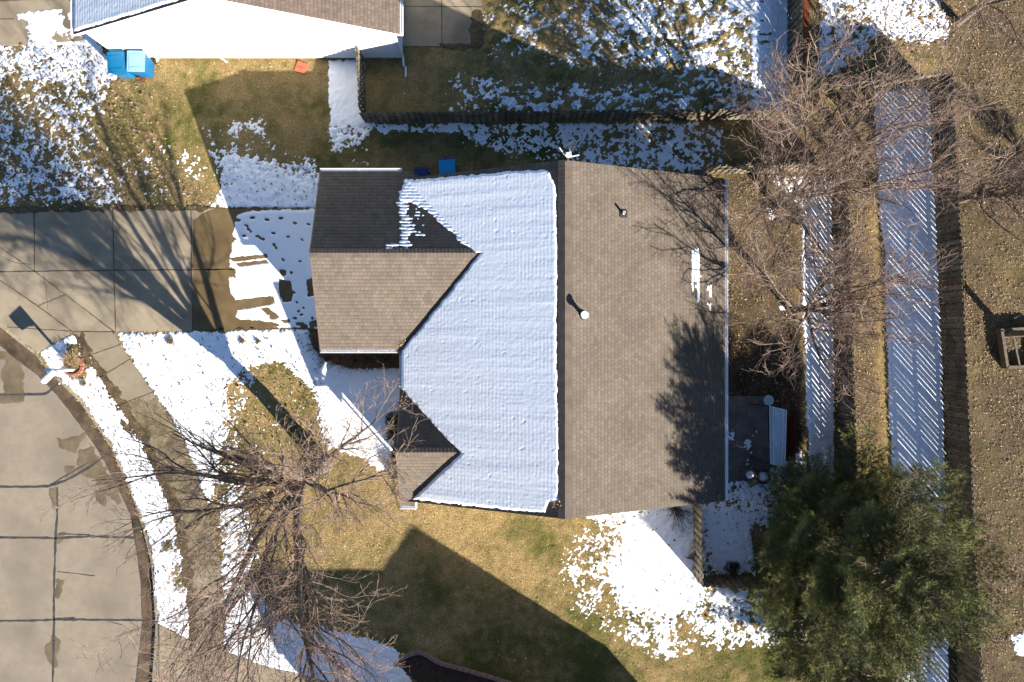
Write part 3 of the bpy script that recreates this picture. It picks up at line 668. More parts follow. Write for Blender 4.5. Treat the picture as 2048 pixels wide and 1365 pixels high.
ridge_cap(HP(EX0, EYR, EZR), HP(-96, EYR, EZR), HP(EX0, EYN, ZE), HP(EX0, EYS, ZE), M['cap'], house, .17, .012)
# valleys: woven shingle line between wing slopes and main slope
vm = MB()
for (yr, zr, xr_, ye, xe_) in ((GYR, GZR, XW+(GZR-ZE)/(ZR-ZE)*(XR-XW), GYS, XW), (EYR, EZR, XW+(EZR-ZE)/(ZR-ZE)*(XR-XW), EYS+8, XW)):
    a = HP(xr_, yr, zr+.02); b = HP(xe_+2, ye, ZE+.03)
    vm = MB(); vm.bar(a, b, .13, .016); vm.build('valley_flashing', M['brown_trim'], house)
wl = MB(); o_ = 17
wp = lambda x, y: tuple(HP(x, y, 0)[:2])
for a, b in (((XE-o_, YS+o_), (XE-o_, YN-o_)), ((XW+o_, YN-o_), (XE-o_, YN-o_)), ((XW+o_, YS+o_), (XE-o_, YS+o_)), ((XW+o_, YS+o_), (XW+o_, GYS+o_)),
             ((GX0+10, GYN-o_), (XW+o_, GYN-o_)), ((GX0+10, GYS+o_), (XW+o_, GYS+o_)), ((GX0+10, GYS+o_), (GX0+10, GYN-o_)), ((XW+o_, GYN-o_), (XW+o_, YN-o_))):
    wall_box(wl, wp(*a), wp(*b), 0, ZE-.16)
gable_tri(wl, HP(XE-o_, YN-o_, ZE-.15), HP(XW+o_, YN-o_, ZE-.15), HP(XR, YN-o_, ZR-.2)); gable_tri(wl, HP(XW+o_, YS+o_, ZE-.15), HP(XE-o_, YS+o_, ZE-.15), HP(XR, YS+o_, ZR-.2))
gable_tri(wl, HP(GX0+10, GYN-o_, ZE-.15), HP(GX0+10, GYS+o_, ZE-.15), HP(GX0+10, GYR, GZR-.2)); gable_tri(wl, HP(EX0+8, EYN-10, ZE-.15), HP(EX0+8, EYS+10, ZE-.15), HP(EX0+8, EYR, EZR-.2))
wl.build('wall', M['wall_tan'], house)
gd = MB(); c = HP(GX0+5.5, 146, 1.08); gd.box(c, (.05, 4.9, 2.13))
for k in range(4): gd.box(c+Vector((-.03, 0, -1.05+.53*k)), (.02, 4.9, .02))
gdo = gd.build('garage_door', M['trim'], house)
hd = MB(); hd.box(c+Vector((-.05, 0, -.7)), (.04, .3, .05)); hd.build('handle', M['dark_metal'], gdo)
for c_, w_, h_, an in ((HP(XW+o_-4.6, -60, 1.5), 1.6, 1.3, math.pi), (HP(XE-o_+3.6, 200, 1.5), 1.2, 1.2, 0), (HP(XE-o_+3.6, -180, 1.5), 1.2, 1.2, 0), (HP(200, YS+o_-3.6, 1.5), 1.2, 1.2, -math.pi/2), (HP(0, YS+o_-3.6, 1.5), 1.2, 1.2, -math.pi/2), (HP(120, YN-o_+3.6, 1.5), 1., 1., math.pi/2)):
    window(house, c_, w_, h_, an)
dr = MB(); dr.box(HP(XW+o_-4.4, -150, 1.05), (.05, .95, 2.08)); d_ = dr.build('door', M['brown_trim'], house)
dh = MB(); dh.box(HP(XW+o_-7, -137, 1.0), (.06, .04, .12)); dh.build('handle', M['metal'], d_)
gutter_run(HP(XE, YS, ZE-.02), HP(XE, YN, ZE-.02), (1, 0, 0), house)
gutter_run(HP(GX0, GYN, ZE-.02), HP(XW-1, GYN, ZE-.02), (0, 1, 0), house)
gutter_run(HP(GX0, GYS, ZE-.02), HP(XW-5, GYS, ZE-.02), (0, -1, 0), house)
gutter_run(HP(XW, GYS-5, ZE-.02), HP(XW, EYN+4, ZE-.02), (-1, 0, 0), house)
gutter_run(HP(EX0, EYS, ZE-.02), HP(XW+24, EYS, ZE-.02), (0, -1, 0), house)
pc = MB(); pc.box(HP(XW+22, (EYS+YS)/2-1, ZE-.25), (.05, .5, .4)); pc.build('soffit_return', M['trim'], house)
def downspout(parent, off, x, y, dx, dy, z=ZE-.1, ext=.9):
    mb = MB(); p = G(x, y, 0)-off
    mb.bar(p+Vector((0, 0, z)), p+Vector((0, 0, .15)), .07, .055); mb.bar(p+Vector((0, 0, .15)), p+Vector((dx*ext, dy*ext, .05)), .075, .055)
    return mb.build('downspout', M['trim'], parent)
OFF = G(90, 0)
downspout(house, OFF, XE+2, YN-6, .3, .9); downspout(house, OFF, EX0-4, -262, -1, .0, ext=.3); downspout(house, OFF, XW-10, GYN+4, 0, 1, ext=.4); downspout(house, OFF, XE+2, YS+4, .5, -.5)
# front porch posts
for y in (-96, -205): pp = MB(); pp.box(HP(EX0+8, y, 1.2), (.14, .14, 2.4)); pp.build('porch_post', M['trim'], house)

zmW = lambda gx, gy: ZE+(ZR-ZE)*(gx-XW)/(XR-XW)+.012
zmE = lambda gx, gy: ZR+(ZE-ZR)*(gx-XR)/(XE-XR)+.012
zgN = lambda gx, gy: GZR+(ZE-GZR)*(gy-GYR)/(GYN-GYR)+.012
zgS = lambda gx, gy: GZR+(ZE-GZR)*(GYR-gy)/(GYR-GYS)
zeN = lambda gx, gy: EZR+(ZE-EZR)*(gy-EYR)/(EYN-EYR)
zeS = lambda gx, gy: EZR+(ZE-EZR)*(EYR-gy)/(EYR-EYS)
RSN = [(795,368),(820,361),(900,355),(1000,346),(1088,340),(1098,346),(1111,372),(1114,500),(1113,700),(1117,880),(1116,1000),(1096,1004),(1090,1025),(1000,1018),(900,1007),(822,998),(760,1000),(760,360)]
def roof_snow(px, py, gx, gy):
    d = sdist(px, py, RSN)+1.8*fbm(px, py, 9, 3, 71)
    z = zmW(gx, gy)
    south = np.where(gy < GYR, zgS(gx, gy), -9); south = np.where(gy < GYS, -9, south)
    d = np.minimum(d, (z-south)/.0085*1.0-1.5+2.2*fbm(px, py, 16, 3, 72))
    d = np.minimum(d, np.where((gy < EYN) & (gy > EYR), (z-zeN(gx, gy))/.009-1+1.5*fbm(px, py, 12, 3, 73), 99))
    d = np.minimum(d, np.where((gy <= EYR) & (gy > EYS), (z-zeS(gx, gy))/.009-6+1.5*fbm(px, py, 12, 3, 74), 99))
    d = np.minimum(d, gx-XW+2)
    v = np.clip(d/4.0, -1, 1)
    s = (gx-XW)*S0*1.084/.143*2*math.pi
    rip = .0013*np.sin(s+.5*fbm(gx, gy, 30, 2, 75))*(.65+.5*fbm(gx, gy, 45, 2, 76))
    rows = .0036*fbm(gx*.08, gy, 16, 3, 78)+.0016*fbm(gx, gy*1.3, 5, 3, 79)+.0005*np.sin(gy*S0/.155*2*math.pi+2*fbm(gx, gy, 30, 2, 80))*np.clip(fbm(gx, gy, 60, 2, 81)+.3, 0, 1)
    dents = -.012*np.clip(fbm(gx, gy, 7, 2, 77)-.92, 0, 1)
    return cap_h(v, .05, .045)+np.where(v > .0, .08*np.clip((XR-gx)/(XR-XW), 0, 1)*np.clip(v, 0, 1), 0)+np.where(v > .3, rip+rows+dents, 0)
tag(hfield('snow', (-210+1024, 682.5-300, 84+1024, 682.5+296), .028, roof_snow, M['snow'], zmW), 'rippled snow sheet covering the street side slope of the tan house roof', 'snow')
GSN = [(812,360),(798,388),(800,402),(822,404),(846,414),(866,434),(905,466),(938,496),(975,512),(1000,500),(960,420),(900,360)]
def gar_snow(px, py, gx, gy):
    d = (sdist(px, py, GSN)+3.0*fbm(px*.35, py, 6, 3, 91)+1.5*fbm(px, py, 9, 2, 93))/4.0
    row = np.cos((gy-GYN)*S0*1.075/.143*2*math.pi)
    sp = wspot(px, py)+.55*row+.9*fbm(px*.6, py, 8, 3, 92)-1.0
    d = np.maximum(d, np.clip(sp, -1, .6)*.5)
    return np.minimum(cap_h(np.clip(d, -1, 1), .03, .028)+.004*fbm(gx, gy, 6, 3, 94)+.004*row*(d > .2), 1)
W_SP = wmap([([(796,400),(850,415),(850,470),(812,500),(798,500)], .30, 12), ([(798,395),(815,395),(818,500),(800,500)], 1.3, 6), ([(770,488),(810,488),(810,498),(770,498)], .9, 4)], -.9)
wspot = lambda px, py: samp(W_SP, px, py)
tag(hfield('snow', (1024-300, 682.5-309, 1024-30, 682.5-158), .022, gar_snow, M['snow'], zgN, zlo=-.012), 'snow remnant and droplets caught on the shaded garage roof slope', 'snow')
ESN = [([(1383,500),(1388,497),(1390,520),(1388,580),(1384,585)],0),([(1390,498),(1397,495),(1401,520),(1400,600),(1394,606),(1391,560)],0),([(1413,572),(1423,571),(1424,595),(1416,590)],0),([(1415,607),(1423,607),(1423,622),(1417,618)],0)]
def est_snow(px, py, gx, gy):
    d = np.full(px.shape, -9.0)
    for p, _ in ESN: d = np.maximum(d, sdist(px, py, p))
    col_ = np.cos((gx-XE)*S0*1.083/.143*2*math.pi)
    d = d+1.6*fbm(px, py*.6, 6, 3, 95)-.8+1.2*col_
    return cap_h(np.clip(d/2, -1, 1), .03, .022)
tag(hfield('snow', (1024+290, 682.5-190, 1024+375, 682.5-40), .02, est_snow, M['snow'], zmE, zlo=-.012), 'few bright streaks of snow left near the backyard eave', 'snow')

# roof vents and aerial
def roofz(px, py, fz):
    z = 4.5
    for _ in range(12):
        f = (H-z)/H; z = float(fz((px-1024)*f, (682.5-py)*f))
    return P(px, py, z)
p = roofz(1246, 428, zmE); r = empty('vent_pipe', p, 'slim white plumbing vent pipe with square flashing on the sunny roof slope', 'vent pipe')
a = math.atan2(ZR-ZE, (XE-XR)*S0)
mb = MB(); mb.box((0.02, 0, .012), (.30, .28, .012), ty=a); mb.build('flashing', M['dark_metal'], r)
mb = MB(); mb.lathe((0, 0, 0), [(.045, -.05), (.045, .30), (.03, .30), (.03, .05)], 18, cap=False); mb.build('pipe', M['trim'], r)
mb = MB(); mb.lathe((0, 0, 0), [(.085, .0), (.05, .09)], 18, cap=False); mb.build('collar', M['black'], r)
p = roofz(1166, 631, zmE); r = empty('flue_vent', p, 'round capped metal flue vent close to the roof ridge', 'flue vent')
mb = MB(); mb.lathe((0, 0, 0), [(.075, -.05), (.075, .5)], 20); mb.build('pipe', M['white_metal'], r)
mb = MB(); mb.lathe((0, 0, 0), [(.16, .0), (.085, .13)], 20, cap=False); mb.build('flashing', M['dark_metal'], r)
mb = MB(); mb.lathe((0, 0, 0), [(.10, .44), (.14, .47), (.14, .54), (.13, .57), (.125, .575)], 24); mb.build('cap', M['white_metal'], r, smooth=False)
mb = MB(); mb.lathe((0, 0, 0), [(.095, .37), (.095, .44)], 20); mb.build('collar', M['dark_metal'], r)
# television aerial on the gable peak
zt = 6.3; b0 = G(XR+4, YN-3, ZR)
r = empty('roof_antenna', b0, 'white television aerial on a short mast at the north gable peak', 'antenna')
pa = lambda px, py, z=zt: P(px, py, z)-b0
mb = MB(); mb.bar((0, 0, -.1), pa(1137, 313, zt), .035); mb.build('mast', M['metal'], r)
mb = MB(); mb.bar(pa(1132, 308), pa(1142, 305), .012, .16); mb.bar(pa(1130, 311), pa(1137, 314), .012, .14); mb.bar(pa(1139, 300), pa(1143, 313), .01, .14)
mb.box(pa(1137, 309), (.19, .17, .03), rz=.3); mb.build('reflector', M['white_metal'], r)
mb = MB(); mb.bar(pa(1119, 296), pa(1129, 310), .035, .02); mb.bar(pa(1136, 315), pa(1158.5, 310.5), .035, .02); mb.build('arm', M['white_metal'], r)
mb = MB(); mb.bar(pa(1138.5, 300), pa(1143, 285), .02)
for k in range(5):
    t = k/4; x = 1139.5+3.2*t; y = 298-12*t; hw = 8.5-1.2*t; mb.bar(pa(x-hw, y-2.2), pa(x+hw, y+2.2), .012)
mb.build('director', M['metal'], r)

# neighbour's house at the top
NX0, NX1, NXR, NY, NZR = -798.0, -204.0, -501.0, 558.0, 5.54; NB = 820.0
nh = empty('house', G(NXR, 760), 'white sided neighbouring house cut by the top edge', 'house'); NO = G(NXR, 760)
NP = lambda x, y, z: G(x, y, z)-NO
tm = MB()
for A, B, C, sd in ((NP(NX1, NY, ZE), NP(NX1, NY+480, ZE), NP(NXR, NY, NZR), 11), (NP(NX0, NY+480, ZE), NP(NX0, NY, ZE), NP(NXR, NY+480, NZR), 12)):
    o, t_ = roof_plane(A, B, C, 'roof', M['shingle_pink'], nh, seed=sd); tm.add(t_.v, t_.f)
tm.build('fascia', M['trim'], nh)
ridge_cap(NP(NXR, NY, NZR), NP(NXR, NY+480, NZR), NP(NX0, NY, ZE), NP(NX1, NY, ZE), M['cap'], nh, .17)
wl = MB(); q = lambda x, y: tuple(NP(x, y, 0)[:2]); o_ = 18
# clapboard: each board a slanted course on the gable wall
for a, b in (((NX0+o_, NY+11), (NX0+o_, NY+470)), ((NX1-o_, NY+11), (NX1-o_, NY+470)), ((NX0+o_, NY+470), (NX1-o_, NY+470))): wall_box(wl, q(*a), q(*b), 0, ZE-.16)
gable_tri(wl, NP(NX0+o_, NY+470, ZE-.15), NP(NX1-o_, NY+470, ZE-.15), NP(NXR, NY+470, NZR-.2))
z = .12; yw = NY+7
while z < NZR-.2:
    hw = (NX1-NX0)/2-o_ if z < ZE-.12 else ((NX1-NX0)/2)*(NZR-.12-z)/(NZR-ZE)
    hw2 = (NX1-NX0)/2-o_ if z+.11 < ZE-.12 else max(0.2, ((NX1-NX0)/2)*(NZR-.12-z-.11)/(NZR-ZE)); hw = min(hw, (NX1-NX0)/2-o_); hw2 = min(hw2, hw)
    a, b, c_, d_ = NP(NXR-hw, yw, z), NP(NXR+hw, yw, z), NP(NXR+hw2, yw, z+.11), NP(NXR-hw2, yw, z+.11)
    out = Vector((0, -.016, 0)); wl.add([a+out, b+out, c_, d_, a, b], ((0, 1, 2, 3), (4, 5, 1, 0))); z += .11
wl.build('wall', M['siding'], nh)
fb = MB(); fb.box(NP(NXR, yw+3, .06), ((NX1-NX0-2*o_)*S0, .12, .12)); fb.build('foundation', M['curb'], nh)
wn = window(nh, NP(-433, yw-1.0, 1.6), .82, .62, -math.pi/2)
lv = MB()
for k in range(5): lv.box(NP(-433, yw-2.5, 1.36+.12*k), (.78, .05, .02), tx=.5)
lv.build('louvre', M['trim'], wn)
gutter_run(NP(NX1, NY, ZE-.02), NP(NX1, NY+480, ZE-.02), (1, 0, 0), nh); gutter_run(NP(NX0, NY, ZE-.02), NP(NX0, NY+480, ZE-.02), (-1, 0, 0), nh)
downspout(nh, NO, NX1-o_+5, yw+2, .05, -1, ext=.4)
mb = MB(); mb.bar(NP(-212, 548, .05), NP(-212, 528, .05), .07, .05); mb.build('downspout', M['trim'], nh)
mb = MB(); mb.bar(NP(-578, yw-2, .35), NP(-578, yw-2, .1), .06); mb.bar(NP(-578, yw-2, .1), NP(-568, yw-9, .06), .06); mb.build('drain_pipe', M['trim'], nh)
nW = lambda gx, gy: ZE+(NZR-ZE)*(gx-NX0)/(NXR-NX0)+.012
def nsnow(px, py, gx, gy):
    d = np.minimum.reduce([gx-NX0-1.5, gy-NY-5.5, NXR-10-gx])+1.0*fbm(px, py, 9, 3, 101)
    v = np.clip(d/3, -1, 1); s = (gx-NX0)*S0*1.09/.143*2*math.pi
    return cap_h(v, .05, .045)+np.where(v > .3, 0.0022*np.sin(s)+.0024*fbm(gx, gy, 6, 3, 102)+.002*fbm(gx*.1, gy, 14, 2, 103), 0)
tag(hfield('snow', (NX0-2+1024, 682.5-(NY+470), NXR+1024, 682.5-NY+3), .03, nsnow, M['snow'], nW), 'snow sheet on the west roof slope of the white house', 'snow')

# house beyond the lower edge: only its shadow reaches into view
so_ = empty('house', G(180, -800), 'neighbouring house below the lower edge whose shadow crosses the south lawn', 'house'); SO = G(180, -800)
SP = lambda px, py, z: G(px-1024, 682.5-py, z)-SO
mb = MB()
ridA, ridB = SP(1246, 1530, 5.5), SP(1246, 2000, 5.5)
eE1, eE2 = SP(1421, 1530, 2.7), SP(1421, 2000, 2.7); eW1, eW2 = SP(1070, 1530, 4.2), SP(1070, 2000, 4.2); eV1, eV2 = SP(850, 1530, 3.0), SP(850, 2000, 3.0)
mb.add([ridA, ridB, eE2, eE1, eW2, eW1, eV2, eV1], ((0, 3, 2, 1), (1, 4, 5, 0), (4, 6, 7, 5)))
mb.add([p_-Vector((0, 0, .15)) for p_ in (ridA, ridB, eE2, eE1, eW2, eW1, eV2, eV1)], ((1, 2, 3, 0), (0, 5, 4, 1), (5, 7, 6, 4)))
a0, a1 = SP(754, 1454, 3.6), SP(1100, 1454, 3.6); n0, n1 = SP(754, 1374, 2.6), SP(1100, 1374, 2.6); s0, s1 = SP(754, 1534, 2.6), SP(1100, 1534, 2.6)
mb.add([a0, a1, n1, n0, s1, s0], ((0, 1, 2, 3)[::-1], (0, 5, 4, 1)[::-1])); 
sr = mb.build('roof', M['cap'], so_)
mb = MB(); mb.add([SP(1421, 1531, 0), SP(850, 1531, 0), eV1-Vector((0,0,.02)), eW1-Vector((0,0,.02)), ridA-Vector((0,0,.02)), eE1-Vector((0,0,.02))], ((0, 1, 2, 3, 4, 5),))
wall_box(mb, tuple(SP(762, 1380, 0)[:2]), tuple(SP(1095, 1380, 0)[:2]), 0, 2.5); wall_box(mb, tuple(SP(762, 1380, 0)[:2]), tuple(SP(762, 1528, 0)[:2]), 0, 2.5)
wall_box(mb, tuple(SP(1095, 1380, 0)[:2]), tuple(SP(1095, 1530, 0)[:2]), 0, 2.5); wall_box(mb, tuple(SP(1412, 1540, 0)[:2]), tuple(SP(1412, 1990, 0)[:2]), 0, 2.6); wall_box(mb, tuple(SP(860, 1540, 0)[:2]), tuple(SP(860, 1990, 0)[:2]), 0, 2.8)
mb.add([s0, n0, a0], ((0, 1, 2),)); mb.build('wall', M['wall_tan'], so_)

# ------------------------------------------------------------------ fences
def fence(label, A, B, h, sides=1, group=None, seed=0, step=.27, wd=.18, gap=.03, tone=1.0, cap=0):
    """shadow-box board fence, A,B photo pixels at its foot; boards stand on both faces"""
    r = random.Random(seed); a = PG(*A); b = PG(*B); L = (Vector((b.x-a.x, b.y-a.y, 0))).length; u = Vector((b.x-a.x, b.y-a.y, 0)).normalized(); n = Vector((-u.y, u.x, 0)); rz = math.atan2(u.y, u.x)
    root = empty('fence', a, label, 'fence', group)
    def zg(t):
        p = a+u*t; return float(gz(p.x/S0, p.y/S0))-a.z
    pk = MB(); rl = MB(); t = .05; k = 0
    while t < L:
        for off, sd in ((0, 1), (step/2, -1)):
            tt = t+off+r.uniform(-.012, .012)
            if tt > L: continue
            z0 = zg(tt); i0 = len(pk.v); hh = h+r.uniform(-.02, .02); g = r.uniform(.72, 1.25)*tone; wm = r.uniform(-.08, .08)
            pk.box(u*tt+n*(sd*gap)+Vector((0, 0, z0+hh/2-.03)), (wd+r.uniform(-.006, .006), .016, hh+.06), rz=rz+r.uniform(-.025, .025), tx=r.uniform(-.012, .012))
            pk.tint(i0, (g+wm, g, g-wm*.6))
        t += step
    t = 0
    while t < L-.1:
        t1 = min(t+2.4, L)
        for zz_ in ((.22, h*.52, h-.16) if sides == 1 else (.22, h-.16)):
            rl.bar(u*t+Vector((0, 0, zg(t)+zz_)), u*t1+Vector((0, 0, zg(t1)+zz_)), gap*2-.018, .085)
        t = t1
    pk.build('boards', M['fence'], root)
    rl.build('rails', M['fence'], root)
    t = 0
    while t < L+.1:
        ps = MB(); tt = min(t, L); ps.box(u*tt+Vector((0, 0, zg(tt)+(h+.04)/2-.05)), (.09, .036, h+.14), rz=rz); ps.build('post', M['fence'], root); t += 2.4
    return root
FG = 'weathered board fences'
fence('short weathered fence section from the white house wall down to the fence corner', (727, 120), (731, 238), 1.25, seed=1)
fence('long weathered fence running east from the corner by the white house', (733, 246), (1574, 246), 1.2, seed=2)
fence('weathered fence coming down from the top edge beside red mulch', (1575, -90), (1575, 240), 1.45, seed=3)
fence('short fence behind bare branches from the house corner to the middle fence', (1398, 347), (1662, 349), 1.25, seed=4)
fence('short fence return from the north fence to the house wall under the eave', (1397, 349), (1397, 402), 1.25, seed=14)
fence('long middle fence between backyard and leafy gap', (1664, 352), (1692, 1420), 1.45, seed=5, wd=.163)
fence('upper fence above the rear snow strip, half hidden by twigs', (1604, 177), (1858, 174), 1.45, seed=6)
fence('long right hand fence casting striped shadow over rear snow strip', (1859, 176), (1921, 1460), 1.56, seed=7, wd=.17)
fence('short fence with boards tinted sunlit bright south of the backyard by the house corner', (1386, 1003), (1388, 1150), 1.35, seed=8, step=.30, wd=.17, tone=2.1, gap=.022)  # tone lifts the board tint as if sun fell on them
fence('short fence in front of the pine running east from the bright boards', (1390, 1151), (1676, 1153), 1.3, seed=9)

# ------------------------------------------------------------------ bare trees
class Tubes:
    """fast tube collector: polylines with radii, k sided"""
    def __init__(s): s.V = []; s.F = []; s.n = 0; s.C = []
    def add(s, pts, rad, k=3, tint=(1, 1, 1)):
        p = np.asarray(pts, float); r = np.asarray(rad, float); m = len(p)
        d = np.gradient(p, axis=0); d /= np.linalg.norm(d, axis=1)[:, None]+1e-9
        ref = np.array([0.31, 0.2, .93]) if abs(d[0, 2]) < .9 else np.array([1., 0, .1])
        a = np.cross(d, ref); a /= np.linalg.norm(a, axis=1)[:, None]+1e-9; b = np.cross(d, a)
        th = np.arange(k)*2*np.pi/k
        V = p[:, None, :]+(a[:, None, :]*np.cos(th)[None, :, None]+b[:, None, :]*np.sin(th)[None, :, None])*r[:, None, None]
        i = np.arange(m-1)[:, None]*k; j = np.arange(k)[None, :]; j2 = (j+1) % k
        F = np.stack([i+j, i+j2, i+k+j2, i+k+j], -1).reshape(-1, 4)+s.n
        s.V.append(V.reshape(-1, 3)); s.F.append(F); s.C.append(np.tile(np.array(tint, float), (m*k, 1))); s.n += m*k
    def build(s, name, m, parent):
        return np_mesh(name, np.concatenate(s.V), np.concatenate(s.F), m, parent, smooth=True, col=np.concatenate(s.C) if m.get('tinted') else None)
def bare_tree(label, base, h, spread, seed, n_main=7, dens=1.0, trunk_r=.15, fork=1.6, mains=None, lean=(0, 0), droop=0.0, group=None, tw=1.0, curl=.16, arch=.03, el0=(.85, 1.2), short=0, se=0):
    R = random.Random(seed); root = empty('bare_tree', base, label, 'tree', group, 0)
    TR = Tubes(); TW = Tubes(); ne = lambda v: v/np.linalg.norm(v)
    def rv(s): return np.array([R.gauss(0, s), R.gauss(0, s), R.gauss(0, s*.6)])
    def grow(p, d, L, r, lev):
        seg = (.28, .24, .17, .12, .09)[lev]; n = max(3, int(L/seg)); pts = [p.copy()]; dirs = [d.copy()]; rs = [r]
        wob = (.05, .10, .16, .20, .22)[lev]*curl/.16
        for i in range(n):
            t = (i+1)/n; up = (arch, .03, .03, .02, .0)[lev]
            if lev >= 2 and droop: up -= droop
            d = ne(d+rv(wob)+np.array([0, 0, up])); p = p+d*(L/n); pts.append(p.copy()); dirs.append(d.copy())
            rs.append(max(r*(1-t)**(.95 if lev == 0 else .7), (.02, .012, .0075, .0055, .0045)[lev]*tw))
        g = R.uniform(.75, 1.2); tc = (g*R.uniform(.92, 1.12), g, g*R.uniform(.85, 1.05))
        (TR if lev <= 1 else TW).add(pts, rs, (7, 6, 4, 3, 3)[lev], tc)
        if lev >= 4: return
        step = (.62, .38, .26, .24)[lev]/dens; x = L*(.16 if lev == 0 else .12)
        while x < L*.985:
            f = x/L*n; i = min(int(f), n-1); q = pts[i]+(pts[i+1]-pts[i])*(f-i); dd = dirs[i+1]
            side = ne(np.cross(dd, ne(rv(1)))); ang = (R.uniform(.35, .75), R.uniform(.35, .8), R.uniform(.4, .85), R.uniform(.4, .9))[lev]
            nd = ne(dd*math.cos(ang)+side*math.sin(ang)); rem = 1-x/L
            if lev == 0: cl = L*R.uniform(.42, .66)*(.40+.75*rem)
            elif lev == 1: cl = L*R.uniform(.35, .6)*(.5+.6*rem)
            elif lev == 2: cl = min(.8, L*R.uniform(.35, .7))
            else: cl = R.uniform(.10, .30)
            cl = max(cl, (.8, .45, .2, .1)[lev]); cr = min(rs[i]*.62, (.036, .019, .009, .006)[lev])
            if lev >= 2 and R.random() < .12: x += step; continue
            grow(q, nd, cl, cr*tw if lev > 1 else cr, lev+1); x += step*R.uniform(.6, 1.4)
    lean = np.array([lean[0], lean[1], 0.0])
    tp = [np.array([0, 0, -.1]), np.array([0, 0, fork*.33])+lean*.15, np.array([0.02, .02, fork*.66])+lean*.4, np.array([0, 0, fork])+lean*fork]
    trk = Tubes(); trk.add([tp[0], np.array([0, 0, .06]), tp[1], tp[2], tp[3], tp[3]+np.array([0, 0, .25])], [trunk_r*1.6, trunk_r*1.22, trunk_r*1.02, trunk_r*.95, trunk_r*.85, trunk_r*.4], 10)
    trk.build('trunk', M['bark'], root)
    for k in range(n_main):
        az = 2*math.pi*(k+R.uniform(-.3, .3))/n_main if mains is None else mains[k][0]
        el = R.uniform(*el0) if mains is None else mains[k][1]
        el = el if k < n_main-2 or mains is not None else 1.42
        L = (h-fork)/math.sin(el)*R.uniform(.82, 1.0) if mains is None else mains[k][2]
        L = min(L, spread/math.cos(el)*1.05)*(1-short*max(0, math.sin(az)*.9+math.cos(az)*.3))*(1+se*max(0, (math.cos(az)-math.sin(az))*.7)-se*.5*max(0, -math.cos(az)))
        d = np.array([math.cos(az)*math.cos(el), math.sin(az)*math.cos(el), math.sin(el)])
        grow(tp[3]+np.array([0, 0, R.uniform(-.3, .15)]), d, L, trunk_r*R.uniform(.42, .6), 0)
    TR.build('limbs', M['bark'], root); TW.build('twigs', M['twig'], root)
    return root
TG = 'bare winter trees'
bare_tree('big bare tree in the front yard spreading twigs over the sidewalk and street', P(648, 928), 10.8, 5.8, 19, n_main=12, dens=1.0, trunk_r=.32, fork=2.4, lean=(-.02, -.06), arch=-.03, el0=(.9, 1.3), tw=.85, short=.4, se=.34)
bare_tree('bare tree in the backyard whose fanned shadow falls on the roof', PG(1585, 622), 6.9, 5.1, 8, el0=(.62, 1.12), n_main=10, dens=1.0, tw=.9, trunk_r=.16, fork=1.5)
bare_tree('bare reddish tree at the fence corner north east of the tan house', PG(1561, 420), 7.8, 5.2, 21, el0=(.62, 1.12), lean=(-.06, .22), n_main=11, dens=1.05, tw=.9, trunk_r=.16, fork=1.3)
bare_tree('bare tree beyond the right hand fence, upper one near the frame edge', PG(1898, 408), 7.6, 4.4, 33, n_main=8, dens=.9, trunk_r=.15, fork=1.6)
bare_tree('bare tree in the top right corner over brown leaves', PG(1915, 45), 7.8, 4.2, 44, n_main=8, dens=.9, trunk_r=.15, fork=1.5)
bare_tree('bare tree on the right edge beside the timber frame, trunk shadow toward the fence', PG(2012, 668), 8.5, 3.6, 52, n_main=6, dens=.8, trunk_r=.14, fork=2.2)
bare_tree('small bare sapling growing in the mulched bed at the lower edge', P(832, 1392), 2.2, .9, 61, n_main=4, dens=.38, trunk_r=.04, fork=.5, tw=1.5)

